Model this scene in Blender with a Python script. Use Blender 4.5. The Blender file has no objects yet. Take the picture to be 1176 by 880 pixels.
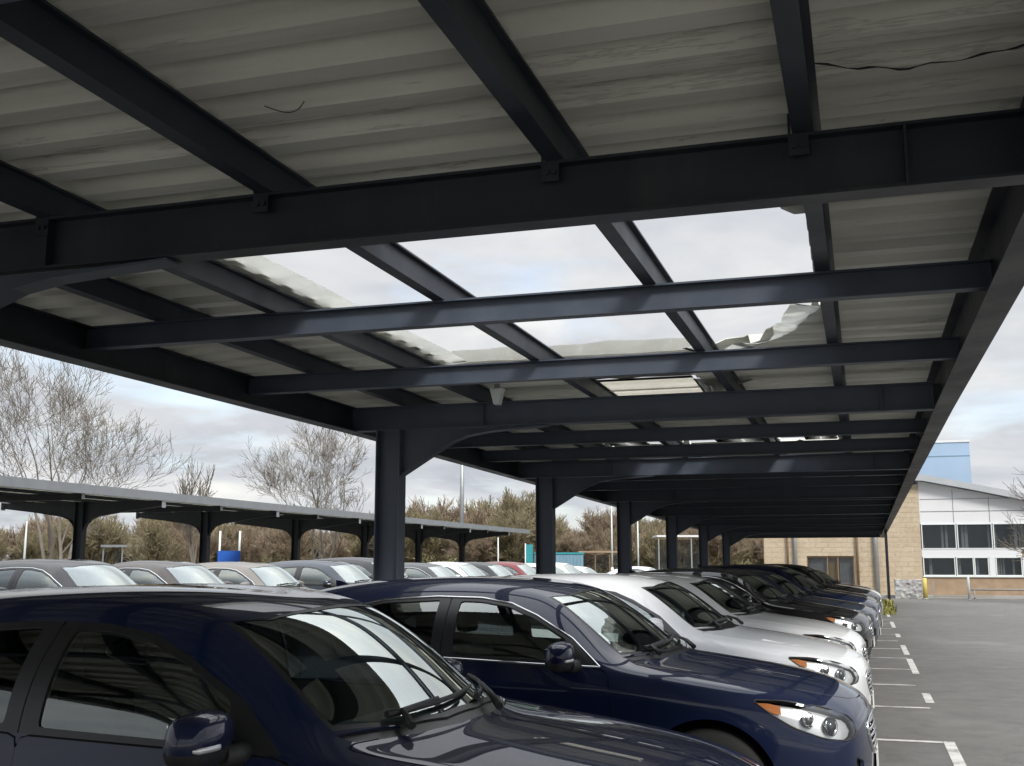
import bpy, bmesh, math, random
from mathutils import Vector, Matrix
from mathutils.bvhtree import BVHTree
import numpy as np
random.seed(7)
R = math.radians
scene = bpy.context.scene
COL = scene.collection

# ------------------------------------------------------------------ helpers
def link(o, parent=None):
    COL.objects.link(o)
    if parent is not None: o.parent = parent
    return o
def tag(o, label=None, cat=None, group=None, kind=None):
    if label: o['label'] = label
    if cat: o['category'] = cat
    if group: o['group'] = group
    if kind: o['kind'] = kind
    return o
def empty(name, loc=(0, 0, 0), rz=0, label=None, cat=None, group=None):
    o = bpy.data.objects.new(name, None); COL.objects.link(o)
    o.empty_display_size = .3
    o.location = loc; o.rotation_euler = (0, 0, rz)
    return tag(o, label, cat, group)

class MB:
    """collects shapes, then links them as ONE mesh object"""
    def __init__(s): s.bm = bmesh.new(); s.mi = 0
    def _set(s, fs):
        for f in fs: f.material_index = s.mi
        return fs
    def box(s, x0, x1, y0, y1, z0, z1, M=None):
        vs = [s.bm.verts.new(Vector(p) if M is None else M @ Vector(p)) for p in
              ((x0,y0,z0),(x1,y0,z0),(x1,y1,z0),(x0,y1,z0),(x0,y0,z1),(x1,y0,z1),(x1,y1,z1),(x0,y1,z1))]
        s._set([s.bm.faces.new([vs[i] for i in q]) for q in
                ((3,2,1,0),(4,5,6,7),(0,1,5,4),(1,2,6,5),(2,3,7,6),(3,0,4,7))])
        return s
    def poly(s, pts):
        f = s.bm.faces.new([s.bm.verts.new(p) for p in pts]); f.material_index = s.mi; return f
    def prism(s, pts, d):
        """extrude polygon pts by vector d"""
        d = Vector(d); n = len(pts)
        a = [s.bm.verts.new(p) for p in pts]; b = [s.bm.verts.new(Vector(p)+d) for p in pts]
        fs = [s.bm.faces.new(a[::-1]), s.bm.faces.new(b)]
        for i in range(n): fs.append(s.bm.faces.new((a[i], a[(i+1)%n], b[(i+1)%n], b[i])))
        s._set(fs); return s
    def tube(s, pts, rad, n=8, cap=True, sm=True):
        pts = [Vector(p) for p in pts]
        if not hasattr(rad, '__len__'): rad = [rad]*len(pts)
        rings = []; prev = None
        for i, p in enumerate(pts):
            if i == 0: t = pts[1]-p
            elif i == len(pts)-1: t = p-pts[-2]
            else: t = pts[i+1]-pts[i-1]
            t.normalize()
            if prev is None:
                u = t.orthogonal().normalized()
            else:
                u = (prev - t*prev.dot(t))
                u = u.normalized() if u.length > 1e-6 else t.orthogonal().normalized()
            prev = u; w = t.cross(u)
            rings.append([s.bm.verts.new(p + (u*math.cos(2*math.pi*k/n)+w*math.sin(2*math.pi*k/n))*rad[i]) for k in range(n)])
        fs = []
        for a, b in zip(rings, rings[1:]):
            for k in range(n):
                f = s.bm.faces.new((a[k], a[(k+1)%n], b[(k+1)%n], b[k])); f.smooth = sm; fs.append(f)
        if cap:
            fs.append(s.bm.faces.new(rings[0][::-1])); fs.append(s.bm.faces.new(rings[-1]))
        s._set(fs); return s
    def lathe(s, prof, n=32, M=None, closed=False):
        """prof: (r, h) pairs spun about local z"""
        rings = []
        for r, h in prof:
            ring = []
            for k in range(n):
                a = 2*math.pi*k/n; p = Vector((r*math.cos(a), r*math.sin(a), h))
                ring.append(s.bm.verts.new(M @ p if M is not None else p))
            rings.append(ring)
        prs = list(zip(rings, rings[1:])) + ([(rings[-1], rings[0])] if closed else [])
        for a, b in prs:
            for k in range(n):
                f = s.bm.faces.new((a[k], a[(k+1)%n], b[(k+1)%n], b[k])); f.smooth = True; f.material_index = s.mi
        return s
    def mesh(s, name, mats):
        me = bpy.data.meshes.new(name); s.bm.to_mesh(me); s.bm.free()
        for m in (mats if isinstance(mats, (list, tuple)) else [mats]): me.materials.append(m)
        return me
    def build(s, name, mats, parent=None, norm=True):
        if norm: bmesh.ops.recalc_face_normals(s.bm, faces=s.bm.faces)
        return link(bpy.data.objects.new(name, s.mesh(name, mats)), parent)

def copy_tree(o, parent=None):
    c = o.copy(); COL.objects.link(c)
    if parent is not None: c.parent = parent
    for ch in o.children: copy_tree(ch, c)
    return c

# ------------------------------------------------------------------ materials
class NT:
    def __init__(s, name):
        s.m = bpy.data.materials.new(name); s.m.use_nodes = True
        s.t = s.m.node_tree; s.n = s.t.nodes; s.l = s.t.links
        s.b = s.n['Principled BSDF']; s.out = s.n['Material Output']
        s._tc = None
    def tc(s, which='Object'):
        if s._tc is None: s._tc = s.n.new('ShaderNodeTexCoord')
        return s._tc.outputs[which]
    def add(s, t, **kw):
        nd = s.n.new(t)
        for k, v in kw.items(): setattr(nd, k, v)
        return nd
    def inp(s, sock, v):
        if hasattr(v, 'is_output'): s.l.new(v, sock)
        else: sock.default_value = v
    def noise(s, scale, detail=4, rough=.55, vec=None, sc=None, dist=0):
        if sc is not None:
            mp = s.add('ShaderNodeMapping'); s.inp(mp.inputs[0], vec or s.tc()); mp.inputs['Scale'].default_value = sc; vec = mp.outputs[0]
        nd = s.add('ShaderNodeTexNoise'); s.inp(nd.inputs['Vector'], vec or s.tc())
        nd.inputs['Scale'].default_value = scale; nd.inputs['Detail'].default_value = detail
        nd.inputs['Roughness'].default_value = rough; nd.inputs['Distortion'].default_value = dist
        return nd.outputs[0]
    def ramp(s, fac, stops):
        nd = s.add('ShaderNodeValToRGB'); s.inp(nd.inputs[0], fac)
        e = nd.color_ramp.elements
        while len(e) < len(stops): e.new(.5)
        for el, (p, c) in zip(e, stops):
            el.position = p; el.color = c if hasattr(c, '__len__') and len(c) == 4 else ((*c, 1) if hasattr(c, '__len__') else (c, c, c, 1))
        return nd.outputs[0]
    def mix(s, fac, a, b, mode='MIX'):
        nd = s.add('ShaderNodeMix', data_type='RGBA', blend_type=mode)
        s.inp(nd.inputs[0], fac)
        for i, v in ((6, a), (7, b)):
            s.inp(nd.inputs[i], (*v, 1) if hasattr(v, '__len__') and len(v) == 3 else v)
        return nd.outputs[2]
    def math(s, op, a, b=0.0):
        nd = s.add('ShaderNodeMath', operation=op); s.inp(nd.inputs[0], a); s.inp(nd.inputs[1], b); return nd.outputs[0]
    def bump(s, h, strength=.3, dist=.01):
        nd = s.add('ShaderNodeBump'); s.inp(nd.inputs['Height'], h)
        nd.inputs['Strength'].default_value = strength; nd.inputs['Distance'].default_value = dist
        s.l.new(nd.outputs[0], s.b.inputs['Normal']); return nd
    def set(s, **kw):
        for k, v in kw.items():
            sk = s.b.inputs[k.replace('_', ' ')]
            s.inp(sk, (*v, 1) if hasattr(v, '__len__') and len(v) == 3 and sk.type == 'RGBA' else v)
        return s

M = {}
def simple(name, col, rough=.5, metal=0., vary=.12, scale=6, **kw):
    n = NT(name)
    f = n.noise(scale, 5)
    c = n.mix(f, tuple(max(0, v*(1-vary)) for v in col), tuple(v*(1+vary) for v in col))
    n.set(Base_Color=c, Roughness=rough, Metallic=metal, **kw)
    M[name] = n.m; return n

def mats():
    # navy-grey structural paint, chalky with dust streaks
    for key, k in (('steel', .60), ('steel_lit', 2.3), ('purlin', 1.0)):  # same paint; the lightest copy has brighter daylight put into its colour
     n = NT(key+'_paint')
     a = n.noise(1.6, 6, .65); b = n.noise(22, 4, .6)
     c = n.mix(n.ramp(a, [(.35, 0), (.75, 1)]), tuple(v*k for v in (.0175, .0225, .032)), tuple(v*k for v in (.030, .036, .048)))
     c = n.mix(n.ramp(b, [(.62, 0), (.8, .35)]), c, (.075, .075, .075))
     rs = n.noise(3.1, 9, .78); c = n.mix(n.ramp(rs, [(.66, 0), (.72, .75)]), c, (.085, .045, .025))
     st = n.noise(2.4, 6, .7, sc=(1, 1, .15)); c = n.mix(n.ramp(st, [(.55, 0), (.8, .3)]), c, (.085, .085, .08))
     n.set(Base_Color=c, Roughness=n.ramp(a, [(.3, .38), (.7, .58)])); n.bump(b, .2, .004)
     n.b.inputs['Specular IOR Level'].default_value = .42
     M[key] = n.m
    simple('fascia_grey', (.20, .215, .23), .5, vary=.2, scale=3)
    # fibre cement roof sheet, weathered, stained along the ribs
    n = NT('roof_sheet')
    big = n.noise(.55, 5, .6); st = n.noise(1.2, 6, .65, sc=(.35, 5, 1)); fine = n.noise(38, 5, .6)
    c = n.mix(n.ramp(big, [(.3, 0), (.72, 1)]), (.66, .66, .585), (.82, .82, .745))
    c = n.mix(n.ramp(st, [(.46, 0), (.72, .44)]), c, (.36, .355, .30))
    c = n.mix(n.ramp(fine, [(.4, 0), (.8, .25)]), c, (.6, .58, .53))
    crk = n.noise(.8, 8, .72, sc=(.12, 2.2, 1), dist=.3)
    line = n.ramp(n.math('ABSOLUTE', n.math('SUBTRACT', crk, .565)), [(0, 1), (.004, .7), (.009, 0)])
    c = n.mix(n.math('MULTIPLY', line, .30), c, (.06, .05, .04))
    n.set(Base_Color=c, Roughness=.85); n.bump(n.math('ADD', fine, n.math('MULTIPLY', line, -.5)), .35, .006)
    M['sheet'] = n.m
    # torn translucent rooflight sheet
    n = NT('rooflight_sheet')
    f = n.noise(2.5, 5)
    c = n.mix(f, (.62, .62, .57), (.84, .85, .82))
    n.set(Base_Color=c, Roughness=.45)
    tr = n.add('ShaderNodeBsdfTranslucent'); n.l.new(c, tr.inputs[0])
    mx = n.add('ShaderNodeMixShader'); mx.inputs[0].default_value = .55
    n.l.new(n.b.outputs[0], mx.inputs[1]); n.l.new(tr.outputs[0], mx.inputs[2]); n.l.new(mx.outputs[0], n.out.inputs[0])
    M['grp'] = n.m
    n = NT('cream_sheet')
    f = n.noise(3.5, 6, .65, sc=(.5, 2, 1)); c = n.mix(f, (.55, .53, .46), (.82, .80, .74)); n.set(Base_Color=c, Roughness=.6)
    tr = n.add('ShaderNodeBsdfTranslucent'); n.l.new(c, tr.inputs[0]); mx = n.add('ShaderNodeMixShader'); mx.inputs[0].default_value = .22
    n.l.new(n.b.outputs[0], mx.inputs[1]); n.l.new(tr.outputs[0], mx.inputs[2]); n.l.new(mx.outputs[0], n.out.inputs[0])
    M['cream_sheet'] = n.m
    # asphalt
    n = NT('asphalt')
    a = n.noise(.12, 6, .6); b = n.noise(2.2, 6, .7); g = n.noise(160, 3, .6)
    c = n.mix(n.ramp(a, [(.32, 0), (.7, 1)]), (.076, .073, .067), (.142, .136, .125))
    c = n.mix(n.ramp(b, [(.45, 0), (.72, .55)]), c, (.075, .075, .074))
    c = n.mix(n.ramp(g, [(.5, 0), (.72, .55)]), c, (.26, .255, .24))
    pat = n.noise(.35, 3, .5, sc=(1, .4, 1))
    c = n.mix(n.ramp(pat, [(.6, 0), (.64, .4)]), c, (.12, .12, .122))
    oil = n.noise(.9, 4, .5, dist=.4); c = n.mix(n.ramp(oil, [(.57, 0), (.68, .42)]), c, (.085, .085, .083))
    lt = n.noise(.45, 5, .6, sc=(1, .5, 1)); c = n.mix(n.ramp(lt, [(.56, 0), (.70, .35)]), c, (.26, .255, .24))
    ck = n.noise(.9, 9, .7, dist=.8); c = n.mix(n.ramp(n.math('ABSOLUTE', n.math('SUBTRACT', ck, .5)), [(0, .7), (.006, 0)]), c, (.04, .04, .04))
    n.set(Base_Color=c, Roughness=n.ramp(b, [(.3, .72), (.7, .92)])); n.bump(g, .5, .006)
    M['asphalt'] = n.m
    simple('bounce_ground', (.40, .39, .365), .9, vary=.25, scale=.4)  # pale ground added to bounce light onto the roof sheets
    # worn road paint
    n = NT('road_paint')
    w = n.noise(3.2, 7, .72); g = n.noise(90, 3)
    k = n.math('ADD', n.math('MULTIPLY', w, .8), n.math('MULTIPLY', g, .25))
    c = n.mix(n.ramp(k, [(.50, 0), (.66, .9)]), (.56, .55, .52), (.15, .148, .142))
    n.set(Base_Color=c, Roughness=.75); n.bump(g, .3, .004)
    M['road_paint'] = n.m
    n = NT('verge')
    a = n.noise(.5, 6, .7); b = n.noise(9, 5, .7)
    c = n.mix(n.ramp(a, [(.35, 0), (.65, 1)]), (.055, .07, .022), (.12, .095, .05))
    c = n.mix(n.ramp(b, [(.4, 0), (.7, .6)]), c, (.04, .05, .015)); n.set(Base_Color=c, Roughness=.95); n.bump(b, .8, .05)
    M['verge'] = n.m
    simple('paving', (.30, .285, .26), .85, vary=.25, scale=4)
    simple('kerb', (.36, .35, .33), .85, vary=.2, scale=8)
    # sandstone blocks
    n = NT('sandstone')
    mp = n.add('ShaderNodeMapping'); n.l.new(n.tc(), mp.inputs[0]); mp.inputs['Rotation'].default_value = (R(90), 0, 0)
    br = n.add('ShaderNodeTexBrick'); n.l.new(mp.outputs[0], br.inputs[0])
    br.inputs['Color1'].default_value = (.50, .415, .30, 1); br.inputs['Color2'].default_value = (.43, .35, .245, 1)
    br.inputs['Mortar'].default_value = (.38, .32, .235, 1); br.inputs['Scale'].default_value = 1.0
    br.inputs['Mortar Size'].default_value = .012; br.inputs['Brick Width'].default_value = .62; br.inputs['Row Height'].default_value = .24
    br.inputs['Bias'].default_value = -.1
    a = n.noise(.5, 6, .65); b = n.noise(7, 5, .65)
    c = n.mix(n.ramp(a, [(.4, 0), (.75, .5)]), br.outputs[0], (.57, .50, .39))
    c = n.mix(n.ramp(b, [(.45, 0), (.8, .5)]), c, (.27, .19, .11))
    n.set(Base_Color=c, Roughness=.9); n.bump(n.math('ADD', n.math('MULTIPLY', br.outputs[1], -1), b), .6, .03)
    M['sandstone'] = n.m
    n = NT('rubble_stone')
    v = n.add('ShaderNodeTexVoronoi'); n.l.new(n.tc(), v.inputs[0]); v.inputs['Scale'].default_value = 5.5
    c = n.mix(.72, v.outputs[1], (.42, .39, .34)); hsv = n.add('ShaderNodeHueSaturation'); n.l.new(c, hsv.inputs['Color'])
    hsv.inputs['Saturation'].default_value = .18; hsv.inputs['Value'].default_value = .75
    n.set(Base_Color=hsv.outputs[0], Roughness=.95); n.bump(v.outputs[0], 1, .05); M['rubble'] = n.m
    simple('brown_stone', (.31, .225, .15), .9, vary=.35, scale=2.5)
    simple('white_cladding', (.66, .67, .685), .45, vary=.06, scale=.8)
    simple('white_paint', (.66, .70, .69), .45, vary=.08)
    simple('roof_metal', (.38, .40, .42), .45, vary=.18, scale=1.2)
    simple('blue_cladding', (.31, .42, .565), .45, vary=.12, scale=.7)
    simple('blue_board', (.012, .10, .46), .5, vary=.15, scale=2)
    simple('teal_board', (.02, .24, .27), .5, vary=.2, scale=2)
    simple('pale_blue', (.16, .28, .36), .5, vary=.2, scale=2)
    simple('dark_room', (.15, .16, .17), .8, vary=.4, scale=1.5)
    simple('curtain', (.42, .45, .48), .9, vary=.3, scale=8)
    simple('yellow_curtain', (.50, .36, .12), .9, vary=.25, scale=5)
    simple('yellow_paint', (.58, .47, .12), .5, vary=.2)
    simple('galvanised', (.36, .38, .39), .42, .6, vary=.2, scale=5)
    simple('concrete', (.30, .29, .27), .9, vary=.2, scale=5)
    simple('timber', (.20, .13, .075), .8, vary=.3, scale=6)
    simple('bark', (.145, .128, .105), .9, vary=.35, scale=4)
    simple('bark_pale', (.19, .168, .14), .9, vary=.4, scale=3)
    simple('twig_brown', (.235, .18, .125), .9, vary=.35, scale=.7)
    simple('twig_olive', (.235, .20, .12), .9, vary=.35, scale=.7)
    simple('leaf_olive', (.14, .13, .055), .8, vary=.5, scale=1.1)
    simple('leaf_dark', (.09, .10, .04), .75, vary=.5, scale=1.1)
    simple('weed_leaf', (.24, .23, .055), .8, vary=.4, scale=20)
    # building / shelter glass
    n = NT('window_glass')
    n.set(Base_Color=(.05, .058, .064), Roughness=.05, Alpha=.36)
    M['bglass'] = n.m
    # ---- car
    n = NT('car_paint')
    oi = n.add('ShaderNodeObjectInfo')
    hsv = n.add('ShaderNodeHueSaturation'); n.l.new(oi.outputs['Color'], hsv.inputs['Color'])
    fl = n.noise(900, 2, .5); n.l.new(n.ramp(fl, [(.3, .8), (.7, 1.2)]), hsv.inputs['Value'])
    dust = n.noise(3, 6, .7)
    c = n.mix(n.ramp(dust, [(.55, 0), (.9, .025)]), hsv.outputs[0], (.3, .28, .25))
    n.set(Base_Color=c, Metallic=0., Roughness=.5, Specular_IOR_Level=.12, Coat_Weight=1.0, Coat_Roughness=.012, Coat_IOR=1.45)
    M['paint'] = n.m
    simple('black_trim', (.014, .0145, .016), .38, vary=.1, scale=20)
    simple('black_plastic', (.022, .022, .023), .55, vary=.15, scale=30)
    simple('gap', (.003, .003, .003), .9, vary=0)
    simple('rubber', (.016, .016, .016), .8, vary=.15, scale=20)
    simple('lining', (.20, .195, .185), .85, vary=.1, scale=8)
    simple('seat_cloth', (.26, .26, .265), .8, vary=.2, scale=50)
    simple('dash', (.11, .11, .112), .6, vary=.15, scale=40)
    simple('headliner', (.17, .165, .155), .9, vary=.08, scale=20)
    simple('alloy', (.42, .43, .44), .3, .85, vary=.05)
    simple('chrome', (.72, .73, .74), .09, 1., vary=.02)
    simple('reflector', (.80, .81, .82), .28, .45, vary=.06, scale=60)
    simple('projector', (.10, .11, .12), .05, .6, vary=.05)
    simple('amber', (.72, .22, .045), .25, vary=.1)
    simple('red_lens', (.36, .012, .010), .12, vary=.1)
    simple('plate_white', (.72, .72, .68), .45, vary=.03)
    for nm, tint, base in (('car_glass', (.80, .88, .85), .02), ('screen_glass', (.70, .82, .78), .07), ('privacy_glass', (.10, .115, .12), .02), ('lens', (.90, .92, .92), .0)):
        n = NT(nm); n.n.remove(n.b)
        tr = n.add('ShaderNodeBsdfTransparent'); tr.inputs[0].default_value = (*tint, 1)
        gl = n.add('ShaderNodeBsdfGlossy'); gl.inputs['Roughness'].default_value = .015; gl.inputs['Color'].default_value = (.93, 1, .975, 1) if nm != 'lens' else (1, 1, 1, 1)
        fr = n.add('ShaderNodeFresnel'); fr.inputs[0].default_value = 1.62
        mx = n.add('ShaderNodeMixShader'); n.l.new(n.math('ADD', n.math('MULTIPLY', fr.outputs[0], {'lens': 1.0, 'screen_glass': 2.6, 'car_glass': 2.1, 'privacy_glass': 1.6}[nm]), base), mx.inputs[0])
        n.l.new(tr.outputs[0], mx.inputs[1]); n.l.new(gl.outputs[0], mx.inputs[2]); n.l.new(mx.outputs[0], n.out.inputs[0])
        M[nm] = n.m
mats()
# ------------------------------------------------------------------ cars
# car space: x forward (front bumper at 0), y to the left, z up; length about 4.5 m
def lerp_table(xs, rows, x):
    return [float(np.interp(-x, [-a for a in xs], [r[i] for r in rows])) for i in range(len(rows[0]))]

def car_cage(kind):
    X  = [-.16,-.34,-.60,-.90,-1.20,-1.42,-1.58,-1.76,-1.92,-2.10,-2.45,-2.85,-3.25,-3.60,-3.80,-3.98,-4.15,-4.28,-4.40]
    SH = [.10,.10,.08,.10,.17,.26,.255,.24,.21,.12,.05,0,-.03,-.06,-.08,-.10,-.12,-.12,-.12]
    Y6 = [.60,.66,.70,.715,.73,.735,.710,.685,.663,.650,.638,.632,.625,.612,.60,.60,.605,.60,.58]
    Z6 = [.785,.86,.91,.95,.988,1.018,1.145,1.28,1.385,1.41,1.428,1.425,1.40,1.345,1.295,1.20,1.08,1.01,.95]
    CR = [.012,.03,.035,.035,.03,.018,.036,.046,.046,.055,.06,.06,.055,.05,.04,.03,.025,.02,.02]
    Y5 = [.735,.815,.852,.868,.872,.872,.872,.872,.872,.872,.872,.872,.868,.858,.85,.835,.805,.775,.725]
    Z5 = [.745,.825,.87,.905,.945,.972,.980,.982,.985,.988,.995,1.005,1.02,1.03,1.035,1.03,1.0,.96,.91]
    Y4 = [.79,.858,.89,.902,.902,.90,.90,.90,.90,.90,.90,.90,.90,.895,.888,.878,.855,.83,.78]
    Z4 = [.67,.745,.785,.81,.835,.845,.85,.85,.85,.853,.86,.865,.88,.895,.90,.90,.88,.86,.82]
    Y3 = [.815,.88,.908,.914,.910,.903,.902,.902,.902,.902,.902,.903,.908,.914,.912,.90,.88,.855,.80]
    Z3 = [.57,.62,.64,.645,.65,.65,.65,.65,.65,.65,.65,.66,.67,.68,.68,.68,.68,.68,.67]
    Y2 = [.815,.88,.905,.912,.905,.893,.89,.89,.89,.89,.89,.892,.902,.912,.908,.895,.875,.85,.80]
    Z2 = [.42,.42,.42,.42,.42,.42,.42,.42,.42,.42,.42,.42,.42,.43,.44,.45,.46,.47,.48]
    Y1 = [.80,.865,.89,.895,.885,.875,.872,.872,.872,.872,.872,.875,.885,.895,.89,.88,.86,.84,.785]
    Z1 = [.28]*16+[.30,.32,.34]
    Y0 = [.74,.80,.82,.825,.815,.80,.80,.80,.80,.80,.80,.80,.81,.82,.82,.81,.79,.77,.72]
    Z0 = [.20]*16+[.22,.25,.28]
    if kind == 'sedan':
        for i, (z6, y6) in enumerate(zip(Z6, Y6)):
            if i >= 11:
                Z6[i] = [1.415,1.345,1.215,1.125,1.045,1.01,.995,.965][i-11]
                Y6[i] = [.585,.58,.60,.625,.66,.67,.66,.62][i-11]
        SH[13:] = [-.14,-.16,-.16,-.12,-.10,-.10]
        Z6 = [z-.01*(z > 1.1) for z in Z6]
    if kind == 'suv':
        up = lambda z: z + max(0, z-.45)*.10
        for L in (Z6, Z5, Z4, Z3): L[:] = [up(z) for z in L]
        for i, z in zip(range(12, 19), (1.50, 1.48, 1.455, 1.37, 1.22, 1.11, 1.02)): Z6[i] = z
        Y6[12:16] = [.63,.628,.625,.62]
    rows = []
    bm = bmesh.new()
    n = len(X)
    CJ = [(1, 0), (.82, .30), (.45, .80), (0, 1)]     # j6..j9: y factor, share of crown / shift
    side = [(Y0, Z0), (Y1, Z1), (Y2, Z2), (Y3, Z3), (Y4, Z4)]
    V = lambda x, y, z: bm.verts.new((x, -y, z))
    grid = []
    for i in range(n):
        row = [V(X[i], Yj[i], Zj[i]) for Yj, Zj in side]
        row.append(V(X[i], Y5[i], Z5[i]))
        hh = max(0, Z6[i]-Z5[i]); yb = Y5[i]*.53+Y6[i]*.47 + .155*hh*(1 if Z6[i] > 1.1 else .35)
        row.append(V(X[i], yb, Z5[i]*.50+Z6[i]*.50))
        for f, c in CJ:
            x = X[i] + SH[i]*c
            row.append(V(x, Y6[i]*f, Z6[i] + CR[i]*c + (.03 if 9 <= i <= 13 and 0 < c < 1 else 0)))
        grid.append(row)
    for i in range(n-1):
        for j in range(10):
            bm.faces.new((grid[i][j], grid[i][j+1], grid[i+1][j+1], grid[i+1][j]))
    cl = bm.edges.layers.float.new('crease_edge')
    for i in range(1, n-2):                              # shoulder crease, bonnet crease
        for j, i0, i1, k in ((4, 1, 17, .55), (7, 0, 5, .40), (2, 4, 12, .45)):
            if i0 <= i < i1:
                e = bm.edges.get((grid[i][j], grid[i+1][j]))
                if e: e[cl] = k
    # nose and tail: the side bands carry on round to the centre line
    def end(i, sx, prof, zs):
        cols = [[grid[i][j] for j in range(5)]]
        top = [grid[i][5]] + [grid[i][j] for j in range(7, 11)]
        for k in range(1, 5):
            f, c = CJ[k-1]; y = Y6[i]*f; w = (0.42, .62, .88, 1)[k-1]
            col = []
            for j in range(5):
                x = X[i] + sx*(.16 if sx > 0 else .13)*w + prof[j]*(.55 + .45*w)
                col.append(V(x, y*(1.0 + .03*(4-k)), zs[j]))
            cols.append(col)
        for k in range(4):
            for j in range(4):
                q = (cols[k][j], cols[k+1][j], cols[k+1][j+1], cols[k][j+1])
                bm.faces.new(q if sx > 0 else q[::-1])
            q = (cols[k][4], cols[k+1][4], top[k+1], top[k]) if k else (cols[0][4], cols[1][4], top[1], grid[i][6], top[0])
            bm.faces.new(q if sx > 0 else q[::-1])
    up = (lambda z: z + max(0, z-.45)*.10) if kind == 'suv' else (lambda z: z)
    end(0, 1, [-.10, -.02, .0, .0, -.02], [.20, .28, .43, up(.60), up(.715)])
    end(n-1, -1, [.08, .02, -.03, -.02, .0], [.28, .34, .48, up(.67), up(.82)])
    bmesh.ops.recalc_face_normals(bm, faces=bm.faces)
    me = bpy.data.meshes.new('cage'); bm.to_mesh(me); bm.free()
    o = bpy.data.objects.new('cage', me); COL.objects.link(o)
    m = o.modifiers.new('m', 'MIRROR'); m.use_axis = (False, True, False); m.use_clip = True; m.merge_threshold = .002
    s = o.modifiers.new('s', 'SUBSURF'); s.levels = s.render_levels = 3
    dg = bpy.context.evaluated_depsgraph_get()
    ev = bpy.data.meshes.new_from_object(o.evaluated_get(dg))
    bpy.data.objects.remove(o); bpy.data.meshes.remove(me)
    bm = bmesh.new(); bm.from_mesh(ev); bpy.data.meshes.remove(ev)
    bmesh.ops.delete(bm, geom=[f for f in bm.faces if f.calc_center_median().y > 0], context='FACES')
    for v in bm.verts:
        if abs(v.co.y) < 2e-4: v.co.y = 0
    for f in bm.faces: f.smooth = True
    # outward normals
    c = sum(1 if f.normal.dot(f.calc_center_median()-Vector((-2.2, 0, .6))) > 0 else -1 for f in bm.faces)
    if c < 0: bmesh.ops.reverse_faces(bm, faces=bm.faces)
    return bm

AX = {'xz': (0, 2), 'xy': (0, 1), 'yz': (1, 2)}
class Cutter:
    """scores 2-D outlines into the half shell and classifies the faces inside them"""
    def __init__(s, bm):
        s.bm = bm; s.lay = bm.faces.layers.int.new('cls'); s.names = ['body']
    def cls(s, name):
        if name not in s.names: s.names.append(name)
        return s.names.index(name)
    def near(s, P, ax, pad=.09):
        i, j = AX[ax]; x0 = min(p[0] for p in P)-pad; x1 = max(p[0] for p in P)+pad; y0 = min(p[1] for p in P)-pad; y1 = max(p[1] for p in P)+pad
        out = []
        for f in s.bm.faces:
            c = f.calc_center_median()
            if x0 < c[i] < x1 and y0 < c[j] < y1: out.append(f)
        return out
    def score(s, a, b, ax, ok, rad=.05, cand=None):
        i, j = AX[ax]; a = np.array(a); b = np.array(b); d = b-a; L = np.hypot(*d)
        if L < 1e-6: return
        d = d/L; nrm = [0, 0, 0]; nrm[i] = -d[1]; nrm[j] = d[0]
        co = [0, 0, 0]; co[i] = a[0]; co[j] = a[1]
        fs = []
        for f in (s.bm.faces if cand is None else cand):
            if not f.is_valid: continue
            c = f.calc_center_median()
            px, py = c[i]-a[0], c[j]-a[1]
            t = px*d[0]+py*d[1]
            if -rad < t < L+rad and abs(-px*d[1]+py*d[0]) < rad and ok(c, f.normal): fs.append(f)
        g = set(fs)
        for f in fs: g.update(f.edges); g.update(f.verts)
        if fs:
            r = bmesh.ops.bisect_plane(s.bm, geom=list(g), plane_co=co, plane_no=nrm, dist=1e-5)
            if cand is not None:
                cand[:] = [f for f in cand if f.is_valid]
                have = set(cand); cand += [f for f in r['geom'] if isinstance(f, bmesh.types.BMFace) and f.is_valid and f not in have]
    def fill(s, poly, ax, ok, name, only=None):
        i, j = AX[ax]; P = [tuple(p) for p in poly]; k = s.cls(name); n = len(P)
        x0 = min(p[0] for p in P); x1 = max(p[0] for p in P); y0 = min(p[1] for p in P); y1 = max(p[1] for p in P)
        only = None if only is None else {s.cls(q) for q in only}
        cnt = 0
        for f in s.bm.faces:
            c = f.calc_center_median(); x, y = c[i], c[j]
            if not (x0 <= x <= x1 and y0 <= y <= y1) or not ok(c, f.normal): continue
            if only is not None and f[s.lay] not in only: continue
            ins = False
            for q in range(n):
                (ax_, ay), (bx, by) = P[q], P[(q+1) % n]
                if (ay > y) != (by > y) and x < (bx-ax_)*(y-ay)/(by-ay)+ax_: ins = not ins
            if ins: f[s.lay] = k; cnt += 1
        return cnt
    def region(s, poly, ax, ok, name, only=None):
        cand = s.near(poly, ax)
        for q in range(len(poly)): s.score(poly[q], poly[(q+1) % len(poly)], ax, ok, cand=cand)
        return s.fill(poly, ax, ok, name, only)
    def groove(s, pts, ax, ok, w=.007, closed=False, only=('body',)):
        pts = [np.array(p, float) for p in pts]; n = len(pts)
        dirs = []
        for q in range(n if closed else n-1):
            a, b = pts[q], pts[(q+1) % n]; d = (b-a)/np.hypot(*(b-a)); o = np.array((-d[1], d[0]))*w/2; e = d*w*.3
            quad = [a-o-e, b-o+e, b+o+e, a+o-e]
            cand = s.near(quad, ax)
            s.score(quad[0], quad[1], ax, ok, .04, cand); s.score(quad[2], quad[3], ax, ok, .04, cand)
            s.fill(quad, ax, ok, 'gap', only)

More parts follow.
